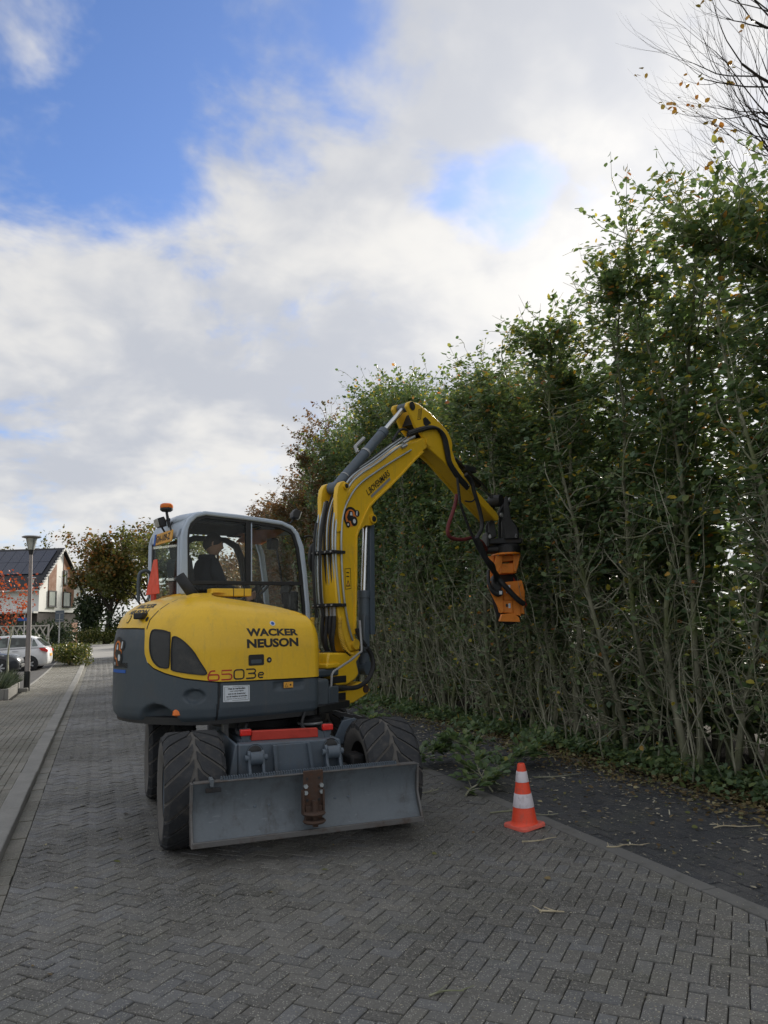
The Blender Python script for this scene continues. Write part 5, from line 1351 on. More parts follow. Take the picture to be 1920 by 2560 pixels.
# side glazing of the street side
m = up(); m.prism([(x, z) for x, z in GI], -.064, -.058); m.build('side_window', 'cabglass', CAB, smooth=0)
m = up(); m.prism([(x, z) for x, z in GI], .848, .854); m.build('side_window', 'cabglass', CAB, smooth=0)
up().span(-.83, .41, -.078, -.042, 2.075, 2.112).build('window_rail', 'black', CAB, bevel=.004)
up().span(-.235, -.185, -.078, -.042, 2.10, 2.72).build('window_post', 'black', CAB, bevel=.004)
up().span(-.178, -.166, -.075, -.05, 2.11, 2.71).build('window_bead', 'cabsilver', CAB, bevel=.002)
up().span(-.15, -.13, .838, .862, 1.9, 2.72).build('door_post', 'black', CAB, bevel=.004)
# door arch on the far side
AR = [(-.62, 1.9), (-.62, 2.45), (-.56, 2.60), (-.42, 2.66), (-.05, 2.65), (.10, 2.58), (.18, 2.40), (.22, 2.15), (.30, 1.9)]
AI = [(-.57, 1.9), (-.57, 2.43), (-.52, 2.55), (-.40, 2.60), (-.06, 2.59), (.04, 2.53), (.10, 2.38), (.14, 2.14), (.20, 1.9)]
up().ring(AR, AI, .81, .85, close=False).build('door_frame', 'black', CAB, bevel=.006)
# front window
fz = [(1.30, .50), (1.861, .484), (2.183, .455), (2.30, .440), (2.473, .419), (2.622, .355)]
m = up()
for z, x in fz: m.pt((x-.02, -.03, z)); m.pt((x-.02, .82, z))
for i in range(len(fz)-1): m.f.append((2*i, 2*i+1, 2*i+3, 2*i+2))
m.build('front_window', 'cabglass', CAB)
up().tube([(.42, .395, 1.9), (.40, .395, 2.2), (.33, .395, 2.6)], .012, 6).build('wiper_arm', 'black', CAB)
up().box((.30, .395, 2.55), (.10, .12, .12)).build('wiper_motor', 'black', CAB, bevel=.02)
# interior
up().span(-.86, .46, -.0, .80, 1.28, 1.36).build('cab_floor', 'black', CAB)
seat = up().span(-.68, -.18, .18, .66, 1.66, 1.80).build('seat', 'seatcloth', EX, bevel=.05, seg=3)
m = up(); m.box((-.70, .42, 2.07), (.13, .46, .62), Matrix.Rotation(R(-8), 3, 'Y')); m.build('backrest', 'seatcloth', seat, bevel=.05, seg=3)
m = up(); m.box((-.755, .42, 2.45), (.10, .26, .20), Matrix.Rotation(R(-8), 3, 'Y')); m.build('headrest', 'seatcloth', seat, bevel=.045, seg=3)
up().span(-.60, -.28, .26, .58, 1.36, 1.66).build('seat_base', 'black', seat, bevel=.02)
for v in (.08, .72):
    up().span(-.55, -.05, v-.06, v+.06, 1.80, 1.90).build('armrest', 'black', seat, bevel=.02)
    jk = up().tube([(-.06, v, 1.88), (-.03, v, 2.02)], .012, 8).build('joystick', 'black', seat); up().lathe([(0, .13), (.028, .12), (.03, .06), (.015, 0)], (-.03, v, 1.99), 'z', 12).build('joystick_grip', 'black', jk)
sc_ = up().tube([(.30, .42, 1.36), (.24, .42, 1.75), (.12, .42, 1.98)], .045, 10).build('steering_column', 'black', EX)
sw = up(); Msw = MU @ Matrix.Translation((.10, .42, 2.02)) @ Matrix.Rotation(R(-38), 4, 'Y'); sw.M = Msw
sw.lathe([(.172+.014*math.cos(t*math.pi/4), .014*math.sin(t*math.pi/4)) for t in range(9)], (0, 0, 0), 'z', 30); sw.build('steering_wheel', 'black', sc_)
for k in range(3): q = MB(Msw); a = k*2.09; q.tube([(0, 0, -.02), (.17*math.cos(a), .17*math.sin(a), 0)], .010, 6); q.build('wheel_spoke', 'black', sc_)
up().span(.28, .40, .0, .13, 1.5, 2.02).build('console', 'black', EX, bevel=.02)
m = up(); m.box((.30, .08, 2.06), (.03, .20, .13), Matrix.Rotation(R(20), 3, 'Y')); m.build('display', 'black', EX, bevel=.01)
up().span(-.66, -.25, -.24, -.12, 1.955, 2.03).build('tool_box', 'yellow', EX, bevel=.008)
for x in (-.44, -.33): up().span(x-.003, x+.003, -.243, -.117, 1.955, 2.034).build('box_gap', 'black', EX, smooth=0)
# beacon, lamps, plate, mirrors, triangle, exhaust, rail
bc = up().tube([(-.88, .30, 2.66), (-.895, .30, 2.72), (-.915, .30, 2.82)], [.016, .016, .013], 10).build('beacon_stem', 'darkmetal', EX)
up().tube([(-.912, .30, 2.735), (-.88, .30, 2.735)], .018, 8).build('stem_clamp', 'darkmetal', bc)
up().lathe([(0, 2.815), (.045, 2.815), (.062, 2.83), (.062, 2.85), (0, 2.85)], (-.915, .30, 0), 'z', 22).build('beacon_base', 'darkmetal', bc)
up().lathe([(.060, 2.848), (.064, 2.858), (.060, 2.884), (.045, 2.895), (0, 2.897)], (-.915, .30, 0), 'z', 22).build('beacon_lens', 'amber', bc)
def work_lamp(c, rz, ry, mat='black'):
    M = MU @ Matrix.Translation(c) @ Matrix.Rotation(rz, 4, 'Z') @ Matrix.Rotation(ry, 4, 'Y')
    l = MB(M); l.prism([(-.035, -.045), (.03, -.05), (.045, .0), (.03, .05), (-.035, .045)], -.06, .06); b = l.build('work_lamp', mat, EX, bevel=.008)
    MB(M).span(-.048, -.036, -.052, .052, -.040, .040).build('lens', 'lampglass', b, bevel=.004)
    MB(M).tube([(.0, 0, -.05), (.02, 0, -.11), (.06, 0, -.12)], .01, 6).build('lamp_mount', 'darkmetal', b)
work_lamp((-.945, .38, 2.715), 0, R(-15)); work_lamp((.40, .06, 2.835), R(170), R(-20))
pf = up(); pf.box((-.93, .33, 2.555), (.012, .50, .115), Matrix.Rotation(R(6), 3, 'Y')); pl_ = pf.build('number_plate', 'plate', EX, bevel=.004)
pf = up(); pf.box((-.938, .555, 2.555), (.006, .045, .112), Matrix.Rotation(R(6), 3, 'Y')); pf.build('plate_band', 'blueprint', pl_)
text_obj('plate_lettering', 'GN-109-Z', .1, 'black', lambda x, y: MU @ (Vector((-.93, .33, 2.555))+Matrix.Rotation(R(6), 3, 'Y') @ Vector((-.0085, .195-x, -.036+y))), pl_, bold=.0022, width=.40, height=.070)
up().tube([(-.92, .12, 2.69), (-.94, .12, 2.64), (-.925, .12, 2.60)], .008, 6).build('plate_bracket', 'darkmetal', pl_)
tri = up(); tri.M = MU @ Matrix.Translation((-1.03, .33, 2.0)) @ Matrix.Rotation(R(4), 4, 'Y')
tri.prism([(-.19, 0), (.19, 0), (.045, .34), (-.045, .34)], -.006, .006, 'yz'); tr_ = tri.build('warning_triangle', 'coral', EX, bevel=.004)
up().span(-1.03, -1.01, .28, .38, 1.93, 2.05).build('triangle_bracket', 'red', tr_)
ex = up(); ex.tube([(-.90, -.44, 1.93), (-.945, -.44, 1.99), (-1.05, -.44, 2.13)], .048, 20, caps=False); e_ = ex.build('exhaust_pipe', 'black', EX); so = e_.modifiers.new('thickness', 'SOLIDIFY'); so.thickness = .006; so.offset = -1
up().lathe([(0, 1.93), (.075, 1.93), (.07, 1.955), (.055, 1.97)], (-.91, -.44, 0), 'z', 20).build('exhaust_collar', 'yellow', e_)
up().tube(spline([(-1.03, .76, 1.95), (-1.03, .76, 2.20), (-.99, .76, 2.255), (-.94, .76, 2.255), (-.90, .78, 2.20), (-.90, .80, 1.98)], 5), .017, 10).build('hand_rail', 'framegrey', EX)
mr = up().tube(spline([(.44, -.05, 2.58), (.51, -.03, 2.60), (.585, .0, 2.58), (.59, .02, 2.48)], 5), .011, 8).build('mirror_arm', 'darkmetal', EX)
mm = up(); mm.M = MU @ Matrix.Translation((.585, .02, 2.375)) @ Matrix.Rotation(R(0), 4, 'Z'); mm.lathe([(0, -.035), (.06, -.03), (.085, -.012), (.088, 0), (.080, .004), (0, .004)], (0, 0, 0), 'x', 24)
for i, v in enumerate(mm.v):
    w_ = mm.M.inverted() @ Vector(v); mm.v[i] = tuple(mm.M @ Vector((w_.x, w_.y, w_.z*1.75)))
mm.build('mirror', 'black', mr)
mm = up(); mm.M = MU @ Matrix.Translation((.585, .02, 2.375)) @ Matrix.Rotation(R(0), 4, 'Z'); mm.lathe([(.086, .004), (.09, .010), (.086, .016)], (0, 0, 0), 'x', 24)
for i, v in enumerate(mm.v):
    w_ = mm.M.inverted() @ Vector(v); mm.v[i] = tuple(mm.M @ Vector((w_.x, w_.y, w_.z*1.75)))
mm.build('mirror_rim', 'galvanised', mr)
# ---- swing post and boom (x along the boom, z up, y to its left)
kp = bo()
kp.prism([(-.40, 1.39), (-.10, 1.375), (.065, 1.395), (.075, 1.34), (.008, 1.279), (.042, 1.155), (-.019, 1.10), (-.137, 1.06), (-.30, 1.06), (-.42, 1.20), (-.43, 1.32)], -.13, .13)
KPo = kp.build('swing_post', 'yellow', EX, bevel=.018)
bo().prism([(-.36, 1.03), (-.12, 1.03), (.088, 1.073), (.186, 1.051), (.223, 1.004), (.205, .946), (.083, .905), (-.03, .868), (-.182, .860), (-.36, .870)], -.11, .11).build('lower_lug', 'yellow', KPo, bevel=.014)
bo().span(-.47, -.26, -.16, .16, 1.235, 1.285).build('post_ledge', 'yellow', KPo, bevel=.014)
bo().span(-.36, -.16, -.137, .137, 1.085, 1.155).build('post_opening', 'black', KPo, bevel=.006)
bo().span(-.34, -.15, -.117, .117, .91, .985).build('post_opening', 'black', KPo, bevel=.006)
bo().span(-.345, -.13, -.118, .118, 1.0, 1.055).build('post_opening', 'black', KPo, bevel=.006)
bo().cyl((.155, -.125, .995), (.155, .125, .995), .040, 20).build('lug_pin', 'rust', KPo)
bo().tube([(-.30, 0, .86), (-.30, 0, 1.40)], .075, 20).build('king_pin', 'darkmetal', KPo)
bo().span(-.62, -.28, -.15, .15, 1.00, 1.075).build('swing_bracket', 'bodygrey', KPo, bevel=.02); bo().span(-.62, -.28, -.15, .15, 1.16, 1.235).build('swing_bracket', 'bodygrey', KPo, bevel=.02)
bo().cyl((-.02, -.155, 1.46), (-.02, .155, 1.46), .052, 20).build('boom_foot_pin', 'yellow', KPo)
bo().span(.02, .22, .02, .20, 1.12, 1.43).build('valve_cover', 'framegrey', EX, bevel=.01)
BL = [(.075, 1.40), (.06, 1.47), (-.004, 1.56), (.001, 1.671), (.029, 2.121), (.048, 2.581), (.075, 2.64), (.109, 2.694), (.195, 2.827), (.27, 2.929), (.396, 3.031), (.602, 3.177), (.873, 3.38), (1.131, 3.59), (1.28, 3.701), (1.40, 3.772), (1.44, 3.83), (1.42, 3.89)]
BU = [(1.36, 3.905), (1.23, 3.844), (1.057, 3.771), (.779, 3.639), (.513, 3.48), (.26, 3.321), (.067, 3.191), (-.07, 3.06), (-.16, 2.93), (-.225, 2.77), (-.262, 2.56), (-.285, 2.257), (-.275, 1.965), (-.24, 1.733), (-.18, 1.56), (-.12, 1.44), (-.08, 1.385)]
b = bo(); b.prism(BL+BU, -.12, .12); BOOM = b.build('boom', 'yellow', EX, bevel=.014, seg=2)
# welded flange along the lower edge
fl_ = bo(); lowe = BL[2:15]
for y0, y1 in ((-.133, .133),):
    pts = [(x, z) for x, z in lowe]; out = []
    for i, (x, z) in enumerate(pts):
        a, c = pts[max(i-1, 0)], pts[min(i+1, len(pts)-1)]; d = Vector((c[0]-a[0], c[1]-a[1])).normalized(); out.append((x+d.y*.012, z-d.x*.012))
    inn = [(x-(o[0]-x), z-(o[1]-z)) for (x, z), o in zip(pts, out)]
    fl_.ring(out, inn, y0, y1, close=False)
fl_.build('boom_flange', 'yellow', BOOM, bevel=.003)
for sg_ in (-1, 1):
    y = sg_*.105
    bo().prism([(-.265, 2.60), (-.262, 2.985), (-.243, 3.079), (-.20, 3.135), (-.150, 3.155), (-.100, 3.140), (-.072, 3.10), (-.085, 3.05), (-.12, 2.95), (-.17, 2.80), (-.20, 2.62)], y-.018-(.02 if sg_ < 0 else 0), y+.018+(.02 if sg_ > 0 else 0)).build('cylinder_lug', 'yellow', BOOM, bevel=.008)
    bo().cyl((-.135, sg_*.06, 3.10), (-.135, sg_*.165, 3.10), .036, 18).build('lug_boss', 'yellow', BOOM)
    bo().cyl((-.135, sg_*.16, 3.10), (-.135, sg_*.172, 3.10), .023, 16).build('lug_pin', 'darkmetal', BOOM)
    bo().prism([(.327, 2.98), (.385, 2.86), (.405, 2.80), (.385, 2.745), (.33, 2.725), (.24, 2.72), (.15, 2.66), (.10, 2.70), (.2, 2.82)], sg_*.075-.016, sg_*.075+.016).build('cylinder_lug', 'yellow', BOOM, bevel=.006)
    bo().cyl((.352, sg_*.05, 2.80), (.352, sg_*.115, 2.80), .050, 18).build('lug_boss', 'yellow', BOOM); bo().cyl((.352, sg_*.11, 2.80), (.352, sg_*.122, 2.80), .032, 16).build('lug_pin', 'darkmetal', BOOM)
# arm cylinder (above the boom)
def ram(name, p0, pm, p1, rb, rr, mat='framegrey'):
    c = bo().cyl(p0, pm, rb, 22).build(name, mat, EX, bevel=.004); d = (Vector(pm)-Vector(p0)).normalized()
    bo().cyl(pm, p1, rr, 16).build('piston_rod', 'chrome', c)
    bo().cyl(Vector(pm)-d*.07, Vector(pm)+d*.012, rb*1.10, 22).build('cylinder_gland', mat, c, bevel=.003)
    for p, ry in ((p0, rb*1.15), (p1, rb*.95)): bo().cyl((p[0], -.065, p[2]), (p[0], .065, p[2]), ry, 18).build('cylinder_eye', mat, c)
    return c
ca = ram('arm_cylinder', (-.135, 0, 3.10), (.70, 0, 3.865), (1.09, 0, 4.225), .056, .030)
d = Vector((.835, 0, .765)).normalized(); q = Vector((-.135, 0, 3.10))+d*.68
bo().cyl(q-d*.015, q+d*.015, .063, 20).build('cylinder_band', 'galvanised', ca); bo().cyl(Vector((-.135, 0, 3.1))+d*.20, Vector((-.135, 0, 3.1))+d*.215, .060, 20).build('cylinder_band', 'galvanised', ca)
m = bo(); n0 = Vector((-d.z, 0, d.x)); m.tube([q+n0*.05+Vector((0, .05, 0))-d*.05, q+n0*.10+Vector((0, .09, 0)), q+n0*.09+Vector((0, .09, 0))+d*.2], .022, 8); m.build('boom_light', 'galvanised', ca)
cb = ram('boom_cylinder', (.265, 0, 1.20), (.287, 0, 2.01), (.352, 0, 2.80), .062, .032)
g_ = bo(); g_.prism([(.325, 1.55), (.40, 1.55), (.43, 2.74), (.365, 2.76)], -.055, .055); g_.build('rod_guard', 'framegrey', cb, bevel=.006)
g_ = bo(); g_.prism([(.18, 1.38), (.225, 1.36), (.245, 1.65), (.215, 1.78), (.185, 1.72)], -.09, -.06); g_.build('rod_shield', 'framegrey', cb, bevel=.01)
# arm
AU = [(.985, 4.20), (1.01, 4.255), (1.083, 4.285), (1.225, 4.283), (1.456, 4.221), (1.664, 4.132), (1.815, 4.048), (1.889, 3.967), (1.916, 3.896), (1.905, 3.818), (1.966, 3.697), (2.042, 3.614), (2.198, 3.503), (2.425, 3.36), (2.764, 3.183), (2.90, 3.116), (2.955, 3.06)]
AL = [(2.94, 3.005), (2.863, 3.0), (2.55, 3.165), (2.253, 3.325), (1.937, 3.50), (1.70, 3.64), (1.45, 3.74), (1.36, 3.78), (1.325, 3.86), (1.263, 3.913), (1.152, 3.982), (1.07, 4.11)]
a = bo(); a.prism(AU+AL, -.125, -.085); ARM = a.build('arm', 'yellow', EX, bevel=.010)
a = bo(); a.prism(AU+AL, .085, .125); a.build('arm_side', 'yellow', ARM, bevel=.010)
AUb = AU[4:]; a = bo(); a.prism([(1.47, 4.19), (1.66, 4.10), (1.80, 4.02), (1.87, 3.95), (1.88, 3.82), (1.95, 3.68), (2.03, 3.59), (2.19, 3.48), (2.42, 3.335), (2.76, 3.16), (2.90, 3.09), (2.93, 3.02), (2.863, 3.012), (2.55, 3.177), (2.253, 3.337), (1.937, 3.512), (1.70, 3.652), (1.47, 3.76)], -.086, .086); a.build('arm_box', 'yellow', ARM, bevel=.004)
bo().prism([(1.297, 4.108), (1.348, 4.14), (1.40, 4.125), (1.464, 4.085), (1.371, 4.031), (1.313, 4.039)], -.128, -.123).build('arm_opening', 'black', ARM, smooth=0)
bo().prism([(1.15, 4.02), (1.24, 4.02), (1.32, 3.94), (1.44, 3.92), (1.46, 4.14), (1.25, 4.18)], -.083, .083).build('arm_web', 'darkmetal', ARM, smooth=0)
bo().cyl((1.09, -.14, 4.225), (1.09, .14, 4.225), .030, 18).build('arm_pin', 'darkmetal', ARM); bo().cyl((1.395, -.14, 3.835), (1.395, .14, 3.835), .055, 20).build('arm_pivot', 'yellow', ARM)
bo().cyl((1.09, -.135, 4.225), (1.09, -.1255, 4.225), .052, 20).build('pin_boss', 'darkmetal', ARM)
m = bo(); m.ring([(1.22, 4.215), (1.29, 4.235), (1.26, 4.095), (1.19, 4.075)], [(1.226, 4.208), (1.283, 4.226), (1.254, 4.102), (1.197, 4.085)], -.1262, -.1255); m.build('decal', 'black', ARM, smooth=0)
for k in range(4): t = k/3; m = bo(); m.prism([(1.212+.045*t, 4.10+.012*t), (1.217+.045*t, 4.10+.012*t), (1.240+.035*t, 4.205+.010*t), (1.235+.035*t, 4.205+.010*t)], -.1262, -.1255); m.build('decal', 'black', ARM, smooth=0)
# lettering and emblem on the boom side
dv = Vector((.873-.396, 3.38-3.031)).normalized(); nv_ = Vector((-dv.y, dv.x)); p0 = Vector((.262, 3.045))
text_obj('owner_lettering', 'L.BOVENMARS', .1, 'black', lambda x, y: MBO @ Vector((p0.x+dv.x*x+nv_.x*y, -.1235, p0.y+dv.y*x+nv_.y*y)), BOOM, bold=.0015, width=.475, height=.072)
m = bo()
for a_, b_ in ((.03, -.045), (.45, -.045), (.45, -.015), (.03, -.015)): q = p0+dv*a_+nv_*b_; m.pt((q.x, -.1235, q.y))
m.f.append((0, 1, 2, 3)); m.build('owner_stripe', 'galvanised', BOOM, smooth=0)
emblem(BOOM, lambda x, y, l: MBO @ Vector((-.03+x, -.1215-l, 2.775+y)), .22)
wl_ = bo(); wl_.ring([(-.135, 2.02), (-.045, 2.03), (-.05, 2.245), (-.14, 2.235)], [(-.130, 2.026), (-.051, 2.036), (-.056, 2.239), (-.134, 2.229)], -.1216, -.1210); w__ = wl_.build('warning_decal', 'black', BOOM, smooth=0)
bo().prism([(-.125, 2.05), (-.06, 2.055), (-.092, 2.12)], -.1218, -.1210).build('warning_print', 'black', w__, smooth=0); bo().prism([(-.115, 2.06), (-.072, 2.063), (-.092, 2.105)], -.1224, -.1219).build('warning_print', 'plate', w__, smooth=0)
for z in (2.15, 2.19): bo().span(-.115, -.075, -.1218, -.1210, z, z+.012).build('warning_print', 'black', w__, smooth=0)
# hydraulic pipes and hoses
def pipe(pts, y, r=.011, mat='steelpipe', nm='hydraulic_pipe', n=5):
    P = [(p[0], y if len(p) == 2 else p[2], p[1]) for p in pts]; return bo().tube(spline(P, n), r, 8).build(nm, mat, EX)
R1 = [(1.026, 3.675), (.749, 3.529), (.383, 3.327), (.089, 3.144), (-.077, 2.968), (-.171, 2.79), (-.203, 2.561), (-.202, 2.262), (-.182, 1.966), (-.125, 1.672), (-.06, 1.50)]
pipe(R1, -.140)
R2 = [(1.016, 3.801), (.738, 3.634), (.423, 3.435), (.127, 3.264), (-.039, 3.132), (-.179, 2.93), (-.261, 2.71), (-.283, 2.439), (-.264, 2.143), (-.229, 1.85)]
pipe(R2, -.128); pipe([(x-.012, z+.030) for x, z in R2], -.10)
pipe([(x-.014, z+.032) for x, z in R2], -.062, mat='black'); pipe([(x-.016, z+.034) for x, z in R2], -.025); pipe([(x-.016, z+.034) for x, z in R2], .015, mat='black')
BKX = [(-.20, 2.95), (-.265, 2.72), (-.295, 2.56), (-.315, 2.257), (-.305, 1.965), (-.275, 1.74)]
pipe(BKX, .05); pipe([(x-.01, z) for x, z in BKX], .09); pipe([(x-.015, z) for x, z in BKX], .125); pipe([(x-.06, z) for x, z in BKX[1:]], .10, .014, 'black', 'hydraulic_hose'); pipe([(x-.045, z) for x, z in BKX], .02, .014, 'black', 'hydraulic_hose')
for z in (2.40, 1.86):
    c = bo().span(-.36, -.235, -.15, .14, z-.018, z+.018).build('pipe_clamp', 'darkmetal', EX, bevel=.005)
    bo().span(-.235, -.17, -.165, -.125, z-.016, z+.016).build('clamp_plate', 'darkmetal', c, bevel=.003)
    for y in (-.14, -.06, .05, .12): bo().cyl((-.362, y, z), (-.372, y, z), .010, 6).build('clamp_bolt', 'galvanised', c)
for dx, y in ((0, -.10), (.03, -.05), (-.01, 0), (.02, .06)):
    q = bo().cyl((-.29+dx*.3, y, 1.85), (-.285+dx*.3, y, 1.74), .017, 8).build('hose_fitting', 'galvanised', EX)
    pipe([(-.285, 1.75, y), (-.30, 1.62, y), (-.31+dx, 1.50, y*.9), (-.27+dx, 1.40, y*.7), (-.20, 1.33, y*.5)], 0, .021, 'hose', 'hydraulic_hose')
# yellow spiral guarded hoses
for y, x0 in ((-.135, -.235), (.14, -.36)):
    P = [(x0, 1.74), (x0-.005, 1.62), (x0+.015, 1.52), (x0+.06, 1.42), (x0+.14, 1.36)]
    h_ = pipe(P, y, .020, 'hose', 'guarded_hose'); S_ = spline([(p[0], y, p[1]) for p in P], 12); ms = bo(); pts = []
    for i in range(len(S_)*4-4):
        t = i/4; k = int(t); c = S_[k].lerp(S_[min(k+1, len(S_)-1)], t-k); a_ = i*1.35
        pts.append(c+Vector((math.cos(a_), math.sin(a_), 0))*.022)
    ms.tube(pts, .0055, 5); ms.build('spiral_guard', 'yellow', h_)
# hose loop over the elbow
for k in range(5):
    o = .022*k
    pipe([(.95+o*.2, 3.83+o*.5), (1.195, 3.93+o*.4), (1.434, 4.01+o*.25), (1.60-o*.3, 4.02), (1.73-o*.7, 3.95-o*.2), (1.785-o*.8, 3.80-o*.2), (1.82-o*.6, 3.653-o*.3), (1.93-o*.5, 3.55-o*.5), (2.07-o*.4, 3.46-o*.6), (2.2-o*.4, 3.385-o*.5)], -.150-.010*(k % 2), .0165, 'hose', 'hydraulic_hose', 6)
for p in ((.93, 3.76), (1.0, 3.80), (1.06, 3.83), (.90, 3.70)): bo().cyl((p[0]-.04, -.13, p[1]-.02), (p[0]+.03, -.15, p[1]+.018), .019, 8).build('hose_fitting', 'galvanised', EX)
bo().tube(spline([(.86, .0, 3.78), (.98, -.02, 3.93), (1.12, -.03, 3.95), (1.25, -.06, 3.93)], 5), .016, 8).build('hydraulic_hose', 'hose', EX)
# long rod by the swing post
bo().tube([(-.557, -.30, .98), (-.557, -.30, 1.07), (-.544, -.30, 1.187), (-.517, -.30, 1.217), (-.273, -.30, 1.31), (-.083, -.28, 1.391), (-.059, -.26, 1.434), (-.034, -.22, 1.70)], .012, 8).build('guard_rod', 'galvanised', EX)
bo().span(-.62, -.48, -.33, -.22, .86, 1.08).build('rod_bracket', 'bodygrey', EX, bevel=.01)
pipe([(.10, 1.42, -.19), (.17, 1.34, -.19), (.18, 1.22, -.20), (.10, 1.10, -.20), (-.05, 1.04, -.21), (-.22, 1.035, -.22), (-.42, 1.06, -.20)], 0, .024, 'hose', 'hydraulic_hose')
pipe([(-.02, 1.62, -.16), (.02, 1.52, -.17), (.10, 1.44, -.18)], 0, .020, 'hose', 'hydraulic_hose')
# tilt cylinder and linkage at the arm end
ct = bo().cyl((2.12, .03, 3.76), (2.72, .03, 3.49), .050, 16).build('bucket_cylinder', 'black', EX, bevel=.004)
bo().cyl((2.72, .03, 3.49), (3.20, .03, 3.30), .026, 12).build('piston_rod', 'chrome', ct)
bo().span(2.30, 2.55, -.055, .11, 3.62, 3.70).build('cylinder_guard', 'darkmetal', ct, bevel=.01)
bo().tube(spline([(2.2, -.03, 3.72), (2.45, -.05, 3.58), (2.65, -.06, 3.50), (2.8, -.05, 3.42)], 5), .014, 8).build('hydraulic_hose', 'hose', EX)
for sg_ in (-1, 1):
    bo().prism([(2.97, 3.05), (3.05, 3.05), (3.27, 3.27), (3.28, 3.34), (3.22, 3.36), (3.15, 3.30), (2.96, 3.12)], sg_*.115-.014, sg_*.115+.014).build('link_arm', 'darkmetal', EX, bevel=.006)
    for c in ((3.0, 3.085), (3.24, 3.32)): bo().cyl((c[0], sg_*.10, c[1]), (c[0], sg_*.150, c[1]), .032, 14).build('link_pin', 'galvanised', EX)
bo().lathe([(0, -.09), (.075, -.09), (.085, -.06), (.085, .06), (.075, .09), (0, .09)], (3.10, 0, 3.31), 'y', 20).build('link_bushing', 'black', EX)
# quick coupler and tilt rotator, turned to face along the hedge
MHL = Matrix.Translation((3.17, 0, 0)) @ Matrix.Rotation(R(-48), 4, 'Z') @ Matrix.Diagonal((.58, 1, 1, 1)) @ Matrix.Translation((-3.17, 0, 0))
def hb(): return MB(MBO @ MHL)
cp = hb(); cp.prism([(2.86, 2.76), (2.86, 2.98), (2.93, 3.05), (3.0, 3.02), (3.05, 2.80)], -.14, -.11); CP = cp.build('quick_coupler', 'black', EX, bevel=.008)
for y0, y1 in ((.11, .14),): hb().prism([(2.86, 2.76), (2.86, 2.98), (2.93, 3.05), (3.0, 3.02), (3.05, 2.80)], y0, y1).build('coupler_cheek', 'black', CP, bevel=.008)
for y0, y1 in ((-.155, -.125), (.125, .155)): hb().prism([(3.16, 2.74), (3.18, 3.02), (3.26, 3.34), (3.34, 3.36), (3.40, 3.05), (3.52, 2.95), (3.58, 2.84), (3.56, 2.74)], y0, y1).build('coupler_cheek', 'black', CP, bevel=.010)
hb().prism([(3.20, 2.76), (3.21, 3.02), (3.30, 3.08), (3.52, 2.93), (3.55, 2.76)], -.20, .02).build('coupler_plate', 'black', CP, bevel=.012)
hb().span(2.80, 3.62, -.17, .17, 2.70, 2.775).build('coupler_base', 'darkmetal', CP, bevel=.012); hb().span(2.78, 2.85, -.19, .19, 2.66, 2.86).build('coupler_hook', 'black', CP, bevel=.012)
hb().cyl((2.86, -.2, 2.80), (2.86, .2, 2.80), .030, 14).build('coupler_pin', 'galvanised', CP); hb().cyl((3.48, -.2, 2.80), (3.48, .2, 2.80), .030, 14).build('coupler_pin', 'galvanised', CP)
hb().cyl((2.72, -.10, 2.625), (3.20, -.10, 2.625), .055, 18).build('rotator_motor', 'black', CP, bevel=.004); hb().lathe([(0, 2.575), (.30, 2.575), (.30, 2.66), (.26, 2.69), (0, 2.69)], (3.32, 0, 0), 'z', 28).build('rotator', 'black', CP)
# cutting head
HD = hb().lathe([(0, 2.545), (.33, 2.545), (.33, 2.57), (0, 2.57)], (3.28, 0, 0), 'z', 30).build('cutting_head', 'orange', EX, bevel=.004)
for k in range(10): t = k*math.pi/5; hb().cyl((3.28+.29*math.cos(t), .29*math.sin(t), 2.535), (3.28+.29*math.cos(t), .29*math.sin(t), 2.546), .016, 6).build('flange_bolt', 'galvanised', HD)
for y in (-.15, .13):
    hb().prism([(3.0, 2.545), (3.16, 2.545), (3.14, 2.44), (3.05, 2.31), (2.96, 2.20), (2.93, 2.24), (2.93, 2.38)], y, y+.022).build('neck_plate', 'orange', HD, bevel=.005)
    hb().prism([(3.40, 2.545), (3.58, 2.545), (3.52, 2.43), (3.46, 2.32), (3.40, 2.32)], y, y+.022).build('neck_plate', 'orange', HD, bevel=.005)
hb().prism([(3.10, 2.43), (3.55, 2.44), (3.47, 2.30), (3.12, 2.30)], -.125, .13).build('neck_box', 'orange', HD, bevel=.008); hb().prism([(3.13, 2.542), (3.60, 2.542), (3.55, 2.47), (3.12, 2.46)], -.11, .12).build('neck_box', 'orange', HD, bevel=.008)
hb().prism([(2.84, 2.545), (3.0, 2.545), (2.98, 2.45), (2.88, 2.42)], -.06, .12).build('side_box', 'orange', HD, bevel=.008)
hb().prism([(2.76, 2.14), (2.84, 2.20), (2.98, 2.12), (3.10, 2.05), (3.12, 1.78), (3.05, 1.76)], -.17, -.12).build('blade_guard', 'orange', HD, bevel=.006)
hb().prism([(2.98, 2.12), (3.20, 2.18), (3.60, 2.20), (3.66, 2.05), (3.62, 1.74), (3.10, 1.77)], -.11, .16).build('gear_case', 'orange', HD, bevel=.012)
hb().prism([(3.14, 2.02), (3.52, 2.02), (3.50, 1.94), (3.13, 1.94)], -.135, -.108).build('rib', 'orange', HD, bevel=.004); hb().prism([(3.10, 1.93), (3.33, 1.93), (3.34, 1.76), (3.12, 1.77)], -.14, -.108).build('access_plate', 'orange', HD, bevel=.004)
hb().prism([(3.34, 1.93), (3.50, 1.92), (3.52, 1.72), (3.35, 1.74)], -.13, -.108).build('access_plate', 'orange', HD, bevel=.004)
